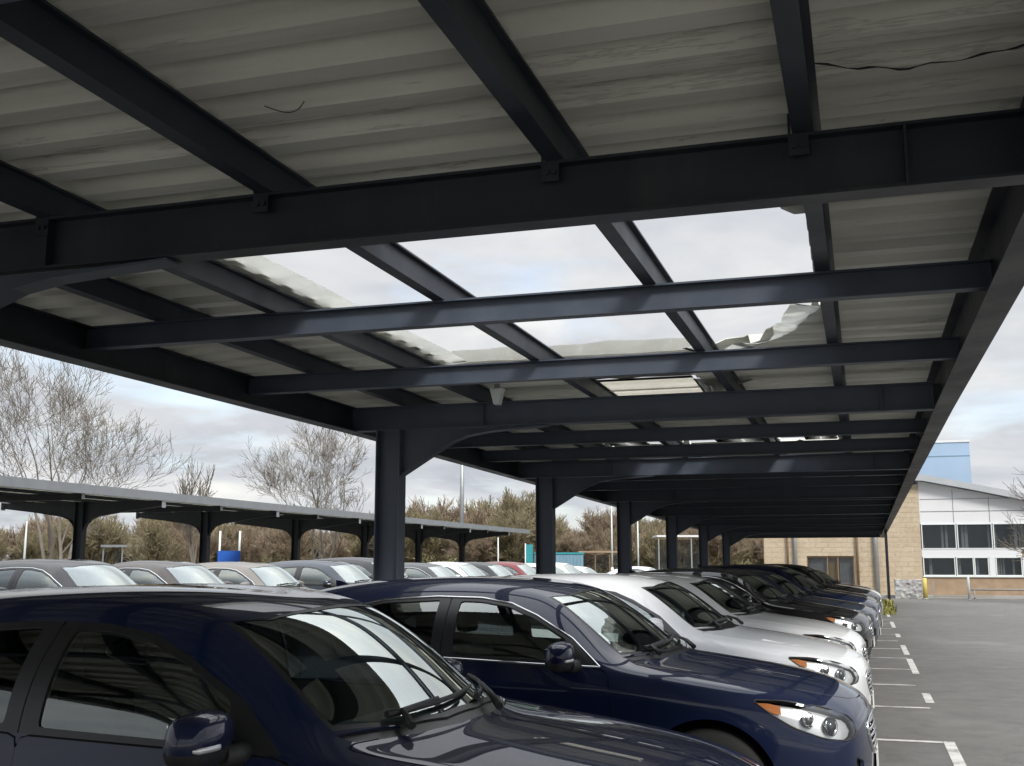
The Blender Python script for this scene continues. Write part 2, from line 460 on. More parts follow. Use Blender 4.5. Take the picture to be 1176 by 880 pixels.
def shrink(poly, d):
    """inset a polygon by d"""
    n = len(poly); P = [np.array(p, float) for p in poly]
    A = sum(P[i][0]*P[(i+1) % n][1]-P[(i+1) % n][0]*P[i][1] for i in range(n)); sg = 1 if A > 0 else -1
    out = []
    for i in range(n):
        a, b, c = P[i-1], P[i], P[(i+1) % n]
        d1 = (b-a)/np.hypot(*(b-a)); d2 = (c-b)/np.hypot(*(c-b))
        n1 = np.array((-d1[1], d1[0]))*sg; n2 = np.array((-d2[1], d2[0]))*sg
        m = n1+n2; m = m/max(.35, 1+n1.dot(n2))
        out.append(tuple(b+m*d))
    return out
def round_poly(poly, r=.02, k=3):
    out = []; n = len(poly)
    for i in range(n):
        a, b, c = (np.array(poly[(i+q) % n], float) for q in (-1, 0, 1))
        la, lc = np.hypot(*(a-b)), np.hypot(*(c-b)); t = min(r, la*.45, lc*.45)
        p, q = b+(a-b)/la*t, b+(c-b)/lc*t
        for w in np.linspace(0, 1, k): out.append(tuple((1-w)**2*p + 2*w*(1-w)*b + w*w*q))
    return out

def car_proto(kind, chrome, name='parked_car', detail=True):
    bm = car_cage(kind); bm.normal_update()
    ref = bm.copy(); ref.faces.ensure_lookup_table(); refT = BVHTree.FromBMesh(ref); C = Cutter(bm)
    up = (lambda z: z + max(0, z-.45)*.10) if kind == 'suv' else (lambda z: z)
    S = lambda pts: [(x, up(z)) for x, z in pts]
    sideok = lambda c, n: c.y < -.5 and n.y < -.25
    topok = lambda c, n: n.z > .05 and c.z > .7
    # --- wheel arches
    for cx in (-.90, -3.60):
        circ = [(cx+.385*math.cos(a), .345+.385*math.sin(a)) for a in np.linspace(0, 2*math.pi, 40, endpoint=False)]
        C.region(circ, 'xz', lambda c, n: c.y < -.5, 'hole')
    # --- side glass
    if kind == 'sedan':
        dlo = [(-1.52,.99),(-1.70,1.135),(-1.93,1.265),(-2.10,1.33),(-2.30,1.358),(-2.6,1.362),(-2.9,1.335),(-3.15,1.255),(-3.38,1.13),(-3.48,1.055),(-3.40,1.035),(-2.9,1.025),(-2.4,1.012),(-1.9,1.0)]
    elif kind == 'suv':
        dlo = [(-1.52,.99),(-1.70,1.145),(-1.93,1.28),(-2.10,1.345),(-2.30,1.372),(-2.6,1.38),(-2.95,1.378),(-3.3,1.36),(-3.62,1.31),(-3.70,1.20),(-3.66,1.09),(-3.35,1.055),(-2.9,1.035),(-2.4,1.018),(-1.9,1.0)]
    else:
        dlo = [(-1.52,.99),(-1.70,1.145),(-1.93,1.275),(-2.10,1.342),(-2.30,1.372),(-2.6,1.378),(-2.95,1.358),(-3.2,1.305),(-3.40,1.22),(-3.50,1.13),(-3.38,1.07),(-2.9,1.035),(-2.4,1.018),(-1.9,1.0)]
    dlo = S(dlo)
    C.region(dlo, 'xz', sideok, 'window_trim')
    inner = shrink(dlo, .022)
    def clip(x0, x1):
        """the part of the inner outline between two x values"""
        P = inner
        for xc, keep in ((x0, lambda x: x >= x0), (x1, lambda x: x <= x1)):
            out = []
            for q in range(len(P)):
                a, b = P[q], P[(q+1) % len(P)]
                if keep(a[0]): out.append(a)
                if keep(a[0]) != keep(b[0]):
                    t = (xc-a[0])/(b[0]-a[0]); out.append((xc, a[1]+t*(b[1]-a[1])))
            P = out
        return round_poly(P, .018, 3)
    xq = -3.62 if kind == 'suv' else -3.55
    C.region(clip(-2.435, -1.735), 'xz', sideok, 'front_window')
    C.region(clip(-3.14, -2.575), 'xz', sideok, 'rear_window')
    C.region(clip(xq, -3.19), 'xz', sideok, 'quarter_window')
    # --- lamps
    hl = S([(-.66,.838),(-.48,.835),(-.28,.80),(-.145,.745),(-.105,.66),(-.15,.625),(-.28,.645),(-.44,.70),(-.57,.775)])
    lampok = lambda c, n: c.y < -.36 and n.z < .85
    C.region(round_poly(hl, .02, 2), 'xz', lampok, 'headlight')
    tl = S([(-4.02,.97),(-4.26,.95),(-4.46,.87),(-4.5,.74),(-4.36,.72),(-4.2,.78),(-4.06,.88)])
    C.region(tl, 'xz', lambda c, n: c.y < -.45, 'tail_light')
    # --- front
    fr = lambda c, n: c.x > -.35 and n.x > .3
    gr = [(0,up(.705)),(-.30,up(.70)),(-.44,up(.675)),(-.41,up(.58)),(-.30,up(.50)),(0,up(.485))]
    C.region(gr, 'yz', fr, 'grille')
    C.region([(0,.40),(-.50,.40),(-.60,.36),(-.56,.27),(0,.26)], 'yz', fr, 'lower_grille')
    C.region([(-.60,.50),(-.70,.54),(-.73,.46),(-.69,.39),(-.60,.40)], 'yz', lambda c, n: c.x > -.4 and n.x > .1, 'lower_grille')
    # --- lower cladding
    C.region([(0.05,.10),(0.05,.245),(-5,.245),(-5,.10)], 'xz', lambda c, n: True, 'cladding', only=('body',))
    # --- windscreen, cowl, rear screen
    def mirror_top(pts): return pts
    ws_base = [(-1.178,0),(-1.20,-.25),(-1.283,-.48),(-1.425,-.700)]
    ws_top = [(-1.895,-.605),(-1.81,-.47),(-1.765,-.25),(-1.75,0)]
    if kind == 'suv': ws_top = [(-1.895,-.605),(-1.82,-.47),(-1.775,-.25),(-1.76,0)]
    cowl = [(-1.13,0),(-1.15,-.25),(-1.22,-.48),(-1.345,-.70),(-1.415,-.715)] + ws_base[::-1][1:]
    C.region(cowl, 'xy', topok, 'cowl')
    C.region(ws_base + ws_top, 'xy', topok, 'screen_border')
    C.region(shrink(ws_base + [p for p in ws_top], .02)[:0] or [(-1.200,0),(-1.222,-.25),(-1.303,-.475),(-1.437,-.678),(-1.88,-.583),(-1.795,-.455),(-1.742,-.24),(-1.727,0)], 'xy', topok, 'windscreen')
    xr = {'hatch': (-3.92, -4.20), 'suv': (-3.98, -4.22), 'sedan': (-3.50, -3.93)}[kind]
    C.region([(xr[0],0),(xr[0]+.03,-.40),(xr[0]+.06,-.50),(xr[1]+.08,-.54),(xr[1]+.02,-.3),(xr[1],0)], 'xy', topok, 'rear_screen')
    # --- hood and doors with their shut lines
    hood = [(-.085,0),(-.105,-.22),(-.155,-.40),(-.25,-.53),(-.42,-.645),(-.80,-.715),(-1.15,-.752),(-1.345,-.755),(-1.345,-.70),(-1.22,-.48),(-1.15,-.25),(-1.13,0)]
    hood = round_poly(hood[:9], .10, 5)[2:-2] + hood[9:]
    fd = S([(-1.475,.965),(-1.45,.80),(-1.455,.60),(-1.52,.36),(-1.56,.335),(-2.48,.335),(-2.505,.38),(-2.51,.80),(-2.51,1.016),(-1.9,.998),(-1.55,.988)])
    rd = S([(-2.51,1.016),(-2.51,.80),(-2.505,.38),(-2.53,.335),(-3.06,.335),(-3.15,.46),(-3.25,.61),(-3.37,.74),(-3.44,.90),(-3.42,1.06),(-3.38,1.07),(-2.9,1.035)])
    fs_ok = lambda c, n: c.y < -.6
    gap_on = ('body', 'window_trim')
    fd = round_poly(fd, .04, 3); rd = round_poly(rd, .04, 3)
    C.groove(fd, 'xz', fs_ok, only=gap_on, closed=True)
    C.groove(S([(-2.51,1.02),(-2.505,1.2),(-2.50,1.385)]), 'xz', fs_ok, .006, only=gap_on)
    C.groove(rd, 'xz', fs_ok, only=gap_on, closed=True)
    C.groove(hood, 'xy', topok, .008, only=gap_on, closed=True)

    C.region(hood, 'xy', topok, 'hood', only=('body',))
    C.region(fd, 'xz', fs_ok, 'front_door', only=('body',))
    C.region(rd, 'xz', fs_ok, 'rear_door', only=('body',))
    bm.normal_update()
    full = BVHTree.FromBMesh(bm)
    def hit(o, d):
        r = full.ray_cast(Vector(o), Vector(d)); return r[0], r[1]
    def side_pt(x, z): return hit((x, -2, z), (0, 1, 0))
    def front_pt(y, z): return hit((1, y, z), (-1, 0, 0))
    def top_pt(x, y): return hit((x, y, 3), (0, 0, -1))

    root = empty(name)
    lay = C.lay
    from mathutils.interpolate import poly_3d_calc
    def ref_normal(p):
        q, n_, fi, _ = refT.find_nearest(p)
        if fi is None: return Vector((0, 0, 1))
        vs = ref.faces[fi].verts; w_ = poly_3d_calc([v.co for v in vs], q)
        nn = Vector()
        for v, k in zip(vs, w_): nn += v.normal*k
        return nn.normalized()
    nor = {v: ref_normal(v.co) for v in bm.verts}
    for v in bm.verts:
        if v.co.y > -1e-5: nor[v].y = 0
    def take(names, off=0., flip=False, mirror='both', thick=0.):
        """new bmesh with the faces of these classes; both = left and right in one mesh"""
        ks = {C.cls(q) for q in names}
        out = bmesh.new(); new = []
        for sgn in ((-1, 1) if mirror == 'both' else ((-1,) if mirror == 'right' else (1,))):
            mp = {}
            for f in bm.faces:
                if f[lay] not in ks: continue
                vs = []
                for v in f.verts:
                    if v not in mp:
                        p = v.co + nor[v]*off
                        mp[v] = out.verts.new((p.x, p.y*(1 if sgn < 0 else -1), p.z))
                    vs.append(mp[v])
                nf = out.faces.new(vs if (sgn < 0) != flip else vs[::-1]); nf.smooth = True; new.append(nf)
        if mirror == 'both':
            bmesh.ops.remove_doubles(out, verts=[v for v in out.verts if abs(v.co.y) < 2e-3], dist=1e-4)
        return out
    def put(b, nm, mats, parent=root, label=None, smooth=False):
        b.verts.index_update()
        ns = None
        if smooth:
            ns = []
            for v in b.verts:
                p = v.co.copy(); sg = 1
                if p.y > 0: p.y = -p.y; sg = -1
                q = ref_normal(p)
                if abs(p.y) < 1e-4: q.y = 0
                ns.append((q.x, q.y*sg, q.z))
        me = bpy.data.meshes.new(nm); b.to_mesh(me); b.free()
        if ns: me.normals_split_custom_set_from_vertices(ns)
        for m in (mats if isinstance(mats, list) else [mats]): me.materials.append(m)
        o = link(bpy.data.objects.new(nm, me), parent)
        if label: o['label'] = label
        return o
    def lip(b, depth=.02):
        """turn the open edges inwards so that the panel has an edge of some depth"""
        b.normal_update()
        es = [e for e in b.edges if e.is_boundary and not (abs(e.verts[0].co.y) < 1e-4 and abs(e.verts[1].co.y) < 1e-4)]
        nn = {v: v.normal.copy() for e in es for v in e.verts}
        r = bmesh.ops.extrude_edge_only(b, edges=es)
        nv = [g for g in r['geom'] if isinstance(g, bmesh.types.BMVert)]
        for v in nv:
            near = None
            for e in v.link_edges:
                o = e.other_vert(v)
                if o in nn: near = o
            if near is not None: v.co = near.co - nn[near]*depth
        for g in r['geom']:
            if isinstance(g, bmesh.types.BMFace): g.smooth = False
        return b
    PNT, TR, PL = M['paint'], M['black_trim'], M['black_plastic']
    put(lip(take(['body'])), 'body', PNT, smooth=True)
    put(lip(take(['hood'])), 'hood', PNT, smooth=True)
    put(take(['cladding'], .002), 'lower_cladding', PL)
    put(take(['gap'], -.010), 'shut_line', M['gap'])
    put(take(['cowl'], -.008), 'cowl', TR)
    put(take(['screen_border'], -.001), 'windscreen_seal', TR, smooth=True)
    put(take(['windscreen'], -.003), 'windscreen', M['screen_glass'], smooth=True)
    put(take(['rear_screen'], -.003), 'rear_window', M['privacy_glass'], smooth=True)
    for s_ in ('right', 'left'):
        put(take(['window_trim'], .001, mirror=s_), 'window_trim', TR, smooth=True)
        fdoor = put(lip(take(['front_door'], mirror=s_), .012), 'front_door', PNT, smooth=True)
        rdoor = put(lip(take(['rear_door'], mirror=s_), .012), 'rear_door', PNT, smooth=True)
        put(take(['front_window'], -.006, mirror=s_), 'window', M['car_glass'], fdoor, smooth=True)
        put(take(['rear_window'], -.006, mirror=s_), 'window', M['privacy_glass'] if kind != 'sedan' else M['car_glass'], rdoor, smooth=True)
        put(take(['quarter_window'], -.006, mirror=s_), 'quarter_window', M['privacy_glass'], smooth=True)
        sy = 1 if s_ == 'right' else -1
        for xh, par in ((-2.30, fdoor), (-3.19, rdoor)):
            p, n_ = side_pt(xh, up(.86))
            m = MB(); y = p.y
            m.tube([(xh+.10, sy*(y+.004), p.z), (xh+.085, sy*(y-.032), p.z), (xh, sy*(y-.042), p.z), (xh-.085, sy*(y-.032), p.z), (xh-.10, sy*(y+.004), p.z)], [.010, .013, .014, .013, .010], 8)
            m.build('door_handle', PNT, par)
        # lamps: clear lens over a bright bowl
        h = put(take(['headlight'], .0, mirror=s_), 'headlight', M['lens'], smooth=True)
        put(take(['headlight'], -.045, mirror=s_), 'lamp_bowl', M['reflector'], h)
        put(take(['tail_light'], .001, mirror=s_), 'tail_light', M['red_lens'], smooth=True)
        def lp(x, z, d=.03):
            q, n_ = hit((x, -2, z), (0, 1, 0))
            if q is None or q.y > -.3: return None
            return Vector((q.x-n_.x*d, q.y-n_.y*d, q.z-n_.z*d))
        for (x, z, r) in ((-.235, .715, .040), (-.36, .745, .034)):
            q = lp(x, up(z), .040)
            if q is None: continue
            m = MB(); Mx = Matrix.Translation((q.x, q.y*sy, q.z)) @ Vector((1, -.75*sy, .12)).to_track_quat('Z', 'Y').to_matrix().to_4x4()
            m.lathe([(r*1.25, .0), (r*1.28, .018), (r*1.05, .020), (r*.9, .006)], 20, Mx)
            m.build('lamp_ring', M['chrome'], h)
            m = MB(); m.lathe([(r*.92, .006), (r*.8, .022), (r*.5, .032), (.0005, .036)], 20, Mx)
            m.build('projector', M['projector'], h)
        # amber wedge at the rear end of the lamp
        m = MB(); pts = []
        for x, z in ((-.632,.829),(-.57,.828),(-.505,.815),(-.50,.765),(-.545,.775),(-.59,.80)):
            q = lp(x, up(z), .018)
            if q is not None: pts.append((q.x, q.y*sy, q.z))
        if len(pts) > 3:
            c0 = sum((Vector(p) for p in pts), Vector())/len(pts)
            for a, b in zip(pts, pts[1:]+pts[:1]): m.poly((a, b, tuple(c0)))
            m.build('indicator', M['amber'], h)
        # dark bezel rim following the lens outline
        m = MB(); ring = [lp(x, z, -.001) for x, z in round_poly(hl, .02, 2)]
        ring = [Vector((q.x, q.y*sy, q.z)) for q in ring if q is not None]
        if len(ring) > 6: m.tube(ring+[ring[0]], .0045, 6, cap=False); m.build('lamp_seal', TR, h)
        # mirror
        mm = bmesh.new()
        bmesh.ops.create_cube(mm, size=1)
        bmesh.ops.subdivide_edges(mm, edges=mm.edges, cuts=5, use_grid_fill=True)
        for v in mm.verts:
            c = v.co*2; q = Vector(c).normalized(); mxx = max(abs(c.x), abs(c.y), abs(c.z))
            p = q*mxx; p = c*.22 + p*.78           # between a box and a ball
            v.co = (p.x*.082, p.y*.142, p.z*.086)
            v.co.x += -.012*(1+p.y*sy)      # outer end swept back
            if p.y*sy > 0: v.co.z *= 1+.10*p.y*sy      # taller by the door
            if p.z < -.1: v.co.x -= .006
        for f in mm.faces: f.smooth = True
        zc = up(1.055); mx_, my_ = -1.70, -1.015
        top_ = mm; low = mm.copy()
        cut = -.026
        bmesh.ops.bisect_plane(top_, geom=top_.verts[:]+top_.edges[:]+top_.faces[:], plane_co=(0,0,cut), plane_no=(0,0,1), clear_inner=True)
        bmesh.ops.bisect_plane(low, geom=low.verts[:]+low.edges[:]+low.faces[:], plane_co=(0,0,cut), plane_no=(0,0,1), clear_outer=True)
        for b in (top_, low):
            for v in b.verts: v.co += Vector((mx_, my_*sy, zc))
        mirT = BVHTree.FromBMesh(top_)
        mir = put(top_, 'mirror', PNT)
        mbase = put(low, 'mirror_base', PL, mir)
        m = MB(); m.tube([(mx_+.02, (my_+.07)*sy, zc-.055), (mx_+.035, (my_+.13)*sy, zc-.062), (mx_+.045, (my_+.20)*sy, zc-.062)], [.034, .036, .042], 10)
        m.build('mirror_arm', PL, mir)
        m = MB(); m.box(mx_-.090, mx_-.080, (my_-.06)*sy, (my_+.075)*sy, zc-.045, zc+.045); m.build('mirror_glass', M['chrome'], mir)
        m = MB(); ip = []
        for t in np.linspace(.12, 1.25, 9):
            dr = Vector((math.cos(t), -math.sin(t)*sy, 0)); o_ = Vector((mx_, my_*sy, zc-.014))
            h_ = mirT.ray_cast(o_+dr*.4, -dr)
            if h_[0] is not None: ip.append(h_[0]-dr*.004)
        if len(ip) > 2: m.tube(ip, [.006]+[.011]*(len(ip)-2)+[.006], 8); m.build('indicator_strip', M['reflector'], mir)
        # sail panel strip of the window line in chrome
        if chrome:
            m = MB(); ring = []
            for q in range(len(dlo)):
                a, b = np.array(dlo[q]), np.array(dlo[(q+1) % len(dlo)])
                for t in np.linspace(0, 1, 5, endpoint=False):
                    p, n_ = side_pt(*(a+(b-a)*t))
                    if p is not None: ring.append(Vector((p.x, (p.y-.001)*sy, p.z)))
            m.tube(ring+[ring[0]], .0075, 6, cap=False); m.build('window_chrome', M['chrome'], root)
        # wheels
        for cx in (-.90, -3.60):
            w = empty('wheel', (cx, -.80*sy, .335)); w.parent = root
            Mw = Matrix.Rotation(R(90)*sy, 4, 'X')
            m = MB(); m.lathe([(.225,-.10),(.315,-.105),(.333,-.085),(.337,-.03),(.331,-.027),(.331,-.017),(.337,-.014),(.337,.03),(.331,.033),(.331,.043),(.336,.046),(.333,.085),(.315,.105),(.225,.10)], 48, Mw)
            m.build('tyre', M['rubber'], w)
            m = MB(); m.lathe([(.228,-.09),(.232,.095),(.222,.100),(.205,.085),(.200,-.09)], 40, Mw)
            m.lathe([(.0005,.075),(.04,.078),(.06,.06),(.062,.03)], 20, Mw)
            for k in range(10):
                a = 2*math.pi*k/10 + (.10 if k % 2 else -.10)
                d = Vector((math.cos(a), math.sin(a), 0)); t = Vector((-d.y, d.x, 0))
                P = [d*.045+t*.016, d*.215+t*.014, d*.215-t*.014, d*.045-t*.016]
                m.prism([Mw @ Vector((p.x, p.y, .058+.02*(p.length < .1))) for p in P], Mw.to_3x3() @ Vector((0, 0, .024)))
            m.build('rim', M['alloy'], w)
            m = MB(); m.lathe([(.0005,-.03),(.15,-.03),(.15,.01),(.0005,.01)], 28, Mw); m.build('brake_disc', M['galvanised'], w)
            # arch lining
            m = MB(); n = 20; r = .386
            for a0, a1 in zip(np.linspace(-.25, math.pi+.25, n+1)[:-1], np.linspace(-.25, math.pi+.25, n+1)[1:]):
                p0 = (cx+r*math.cos(a0), .345+r*math.sin(a0)); p1 = (cx+r*math.cos(a1), .345+r*math.sin(a1))
                m.poly([(p0[0], -.92*sy*.985, p0[1]), (p1[0], -.92*sy*.985, p1[1]), (p1[0], -.55*sy, p1[1]), (p0[0], -.55*sy, p0[1])])
                m.poly([(p0[0], -.55*sy, p0[1]), (p1[0], -.55*sy, p1[1]), (cx, -.55*sy, .345)])
            for v in m.bm.verts:                     # keep the outer rim of the lining on the wing surface
                if abs(v.co.y) > .8:
                    q, _ = hit((v.co.x + (cx-v.co.x)*-.02, -2, v.co.z+.012), (0, 1, 0))
                    if q is not None: v.co.y = sy*(q.y+.004)
            m.build('wheel_arch', M['gap'], root)
    # grille recess, slats
    g = put(lip(take(['grille'], -.045), -.045), 'grille', M['gap'])
    put(take(['lower_grille'], -.03), 'lower_grille', M['black_plastic'])
    zs = np.linspace(up(.525), up(.675), 5)
    m = MB()
    for z in zs:
        pts = []
        half = float(np.interp(z, [up(.485), up(.58), up(.675)], [.31, .40, .43]))
        for y in np.linspace(-half, half, 15):
            p, _ = front_pt(-abs(y), z)
            if p is not None: pts.append((p.x-.006, y, z))
        m.tube(pts, .010, 6)
    m.build('grille_slat', M['chrome'] if chrome or kind != 'hatch' else M['galvanised'], g)
    m = MB(); ring = []
    gg = gr[1:-1]
    gg = round_poly([(0, gr[0][1])]+gg+[(0, gr[-1][1])], .05, 4)[4:-4]
    outl = [(0, gr[0][1])] + gg + [(0, gr[-1][1])]
    full_o = outl + [(-y, z) for y, z in outl[::-1][1:-1]]
    for q in range(len(full_o)):
        a, b = np.array(full_o[q]), np.array(full_o[(q+1) % len(full_o)])
        for t in np.linspace(0, 1, 4, endpoint=False):
            y, z = a+(b-a)*t; p, _ = front_pt(-abs(y), z)
            if p is not None: ring.append((p.x, y, z))
    m.tube(ring+[ring[0]], .011, 6, cap=False); m.build('grille_surround', M['chrome'], g)
    p, _ = front_pt(-.26, .445)
    m = MB(); m.box(p.x+.01, p.x+.022, -.26, .26, .39, .50); m.build('number_plate', M['plate_white'], root)
    # wipers
    for y0, y1, xs in ((-.50, .12, 1), (.05, .60, 1)):
        pts = []
        for t in np.linspace(0, 1, 8):
            y = y0+(y1-y0)*t; p, n_ = top_pt(-1.185-.25*(abs(y)/.7)**2-.022-.045*t, -abs(y))
            if p is not None: pts.append((p.x+n_.x*.016, y, p.z+n_.z*.016))
        m = MB(); m.tube(pts, [.013, .011, .010, .010, .009, .009, .008, .007], 6)
        b0 = Vector(pts[0]); m.tube([b0+Vector((.10, -.02, -.03)), b0+Vector((.04, .05, .008)), Vector(pts[3])+Vector((0, 0, .012))], [.016, .012, .008], 6)
        m.build('wiper', PL, root)
    # interior
    keep = [q for q in ('body', 'hood', 'front_door', 'rear_door', 'gap', 'cowl', 'window_trim', 'screen_border', 'cladding')]
    b = take(keep, -.022, flip=True)
    put(b, 'inner_lining', M['lining'])
    m = MB(); m.box(-4.3, -.2, -.72, .72, .20, .23); m.build('underfloor', M['gap'], root)
    def cushion(x0, x1, y0, y1, z0, z1, r=.05, lean=0., nm='seat', par=root, mat='seat_cloth'):
        q = bmesh.new(); bmesh.ops.create_cube(q, size=1)
        for v in q.verts:
            v.co = ((x0+x1)/2+v.co.x*(x1-x0), (y0+y1)/2+v.co.y*(y1-y0), (z0+z1)/2+v.co.z*(z1-z0))
            v.co.x += lean*(v.co.z-z0)
        bmesh.ops.bevel(q, geom=q.edges[:], offset=r, segments=3, affect='EDGES', profile=.6)
        for f in q.faces: f.smooth = True
        return put(q, nm, M[mat], par)
    dz = .05 if kind == 'suv' else 0
    for y in (-.37, .37):
        s0 = cushion(-2.62, -2.08, y-.25, y+.25, .34+dz, .54+dz)
        cushion(-2.70, -2.55, y-.24, y+.24, .52+dz, 1.06+dz, .06, -.22, 'seat_back', s0)
        cushion(-2.82, -2.72, y-.125, y+.125, 1.10+dz, 1.29+dz, .045, -.12, 'headrest', s0)
    s0 = cushion(-3.52, -3.05, -.62, .62, .36+dz, .55+dz, .06, 0, 'rear_seat')
    cushion(-3.58, -3.44, -.62, .62, .53+dz, 1.04+dz, .06, -.25, 'seat_back', s0)
    for y in (-.38, .38): cushion(-3.70, -3.61, y-.12, y+.12, 1.04+dz, 1.18+dz, .04, 0, 'headrest', s0)
    cushion(-1.86, -1.28, -.70, .70, .66+dz, .955+dz, .09, 0, 'dashboard', root, 'dash')
    m = MB(); Ms = Matrix.Translation((-1.98, -.37, .86+dz)) @ Vector((-.86, 0, .42)).to_track_quat('Z', 'X').to_matrix().to_4x4()
    m.tube([Ms @ Vector((.185*math.cos(a), .185*math.sin(a), 0)) for a in np.linspace(0, 2*math.pi, 33)], .015, 8, cap=False)
    m.lathe([(.0005,.01),(.06,.008),(.07,-.02)], 16, Ms)
    for a in (0.1, math.pi-.1, -math.pi/2):
        d = Vector((math.cos(a), math.sin(a), 0)); m.tube([Ms @ (d*.05), Ms @ (d*.18)], .014, 6)
    m.build('steering_wheel', PL, root)
    p, _ = top_pt(-1.86, 0)
    m = MB(); m.tube([(p.x-.01, 0, p.z-.03), (p.x-.02, 0, p.z-.10)], .008, 6); m.box(p.x-.035, p.x-.015, -.12, .12, p.z-.135, p.z-.065)
    m.build('rear_view_mirror', TR, root)
    p, _ = top_pt(-3.55, 0)
    m = MB(); m.prism([(p.x+.09, -.018, p.z-.01), (p.x-.08, -.018, p.z-.01), (p.x-.09, -.006, p.z+.055), (p.x-.04, -.006, p.z+.04)], (0, .024, 0)); m.build('roof_antenna', PNT, root)
    bm.free()
    return root
# ------------------------------------------------------------------ ground
EYE = 1.58
def at(u, v, D):
    """point seen at photo pixel (u, v), D metres in front of the camera (used offline to survey the place)"""
    f, p, yw = 1270., math.atan(208/1270.), math.atan(404/math.hypot(1270., 208))
    fw = Vector((-math.sin(yw)*math.cos(p), math.cos(yw)*math.cos(p), math.sin(p))); rt = Vector((math.cos(yw), math.sin(yw), 0)); up_ = rt.cross(fw)
    d = fw*f + rt*(u-588) + up_*(440-v)
    return Vector((0, 0, EYE)) + d*(D/math.hypot(d.x, d.y))
def sheet(name, x0, x1, y0, y1, z, mat, n=1, kind='structure'):
    m = MB()
    m.poly([(x0,y0,z),(x1,y0,z),(x1,y1,z),(x0,y1,z)])
    return tag(m.build(name, mat, norm=False), kind=kind)
sheet('ground', -600, 600, -300, 900, -.012, M['verge'])
sheet('car_park_asphalt', -46, 40, -3.2, 56.4, 0, M['asphalt'])
sheet('bounce_apron', -46, 40, -70, -3.2, 0, M['bounce_ground'])  # unseen pale apron added behind the camera to throw light upwards
# pavement in front of the building, a real kerb
m = MB(); m.box(-8, 40, 56.6, 62, -.01, .11); tag(m.build('pavement', M['paving']), kind='structure')
m = MB(); m.box(-8, 40, 56.44, 56.597, -.01, .13); tag(m.build('kerb', M['kerb']), kind='structure')
# painted bay lines
bays = [10.99, 13.5, 15.93, 18.28, 20.4, 22.6, 24.9, 27.2, 29.5, 31.8, 34.2, 36.6, 39.0]
for i, y in enumerate(bays + [8.6, 6.2]):
    m = MB(); xe = .60 + .03*math.sin(i*2.1)
    m.poly([(-4.9,y-.05,.004),(xe,y-.05,.004),(xe,y+.05,.004),(-4.9,y+.05,.004)])
    tag(m.build('bay_line', M['road_paint'], norm=False), kind='structure')
for y0, y1 in ((9.2, 11.04), (14.0, 15.0), (17.6, 20.3), (21.2, 23.6), (26.2, 27.4), (30, 33), (36, 38)):
    m = MB()
    m.poly([(.605,y0,.004),(.70,y0,.004),(.70,y1,.004),(.605,y1,.004)])
    tag(m.build('bay_line', M['road_paint'], norm=False), kind='structure')
for y in [9.6+2.95*i for i in range(14)]:
    m = MB(); m.poly([(-14.4,y-.05,.004),(-9.5,y-.05,.004),(-9.5,y+.05,.004),(-14.4,y+.05,.004)])
    tag(m.build('bay_line', M['road_paint'], norm=False), kind='structure')

# ------------------------------------------------------------------ the canopy overhead
ZB, ZI, ZP, ZT, ZD = 3.12, 3.225, 3.402, 3.56, 3.575
XL0, XL1, XR0, XR1 = -5.80, -5.62, .75, .93
XC = -5.20
can = empty('parking_canopy', (XC, 11.85, 0), 0, 'long navy steel parking canopy overhead with torn open rooflights', 'canopy')
def cb(mb, name, mat, label=None, norm=True, par=None):
    o = mb.build(name, mat, None, norm)
    p = par or can
    off = Vector(can.location)
    o.data.transform(Matrix.Translation(-off)); o.parent = p
    if label: o['label'] = label
    return o
def ibeam_x(m, x0, x1, y, z0, z1, fw=.12, t=.014):
    m.box(x0, x1, y-fw/2, y+fw/2, z0, z0+t); m.box(x0, x1, y-fw/2, y+fw/2, z1-t, z1); m.box(x0, x1, y-.006, y+.006, z0+t, z1-t)
frames = [11.85 + 6.65*k for k in range(0, 7)]
main_y = [-2.35, 4.72] + frames
ST = M['steel']
for y in main_y:
    m = MB(); ibeam_x(m, XL0+.10, XR0-.002, y, ZB, ZP-.002, .13)
    for xs in (-4.05, .25):                       # web stiffeners
        for s_ in (-1, 1): m.box(xs-.006, xs+.006, *sorted((y+s_*.008, y+s_*.063)), ZB+.015, ZP-.017)
    cb(m, 'cantilever_beam', M['steel_lit'] if y > 8 else ST)  # farther arms take the copy with daylight in its colour
for y in main_y[:-1]:
    # H-section column with its curved haunch
    m = MB(); w = .15
    m.box(XC-w, XC-w+.014, y-.10, y+.10, 0, ZB-.002); m.box(XC+w-.014, XC+w, y-.10, y+.10, 0, ZB-.002)
    m.box(XC-w+.015, XC+w-.015, y-.006, y+.006, .02, ZB-.004)
    m.box(XC-.22, XC+.22, y-.17, y+.17, 0.001, .022)
    col = cb(m, 'column', M['steel_lit'])
    for sx in (1,):
        m = MB(); x0 = XC + sx*(w+.002)
        prof = [(x0, 2.60)] + ([(x0+.45, 2.87), (x0+.62, 2.97), (x0+.80, 3.035), (x0+1.05, 3.075), (x0+1.75, ZB-.004)] if sx > 0 else [(x0-.25, 2.98), (x0-.38, ZB-.004)])
        P = [(x, y-.006, z) for x, z in prof] + [(x0, y-.006, ZB-.004)]
        m.prism(P, (0, .012, 0))
        for a, b in zip(prof, prof[1:]):
            nx, nz = (b[1]-a[1]), -(b[0]-a[0]); l = math.hypot(nx, nz); nx, nz = nx/l*.013, nz/l*.013
            if nz > 0: nx, nz = -nx, -nz
            m.prism([(a[0], y-.065, a[1]), (b[0], y-.065, b[1]), (b[0]+nx, y-.065, b[1]+nz), (a[0]+nx, y-.065, a[1]+nz)], (0, .13, 0))
        cb(m, 'haunch', M['steel_lit'], par=col)
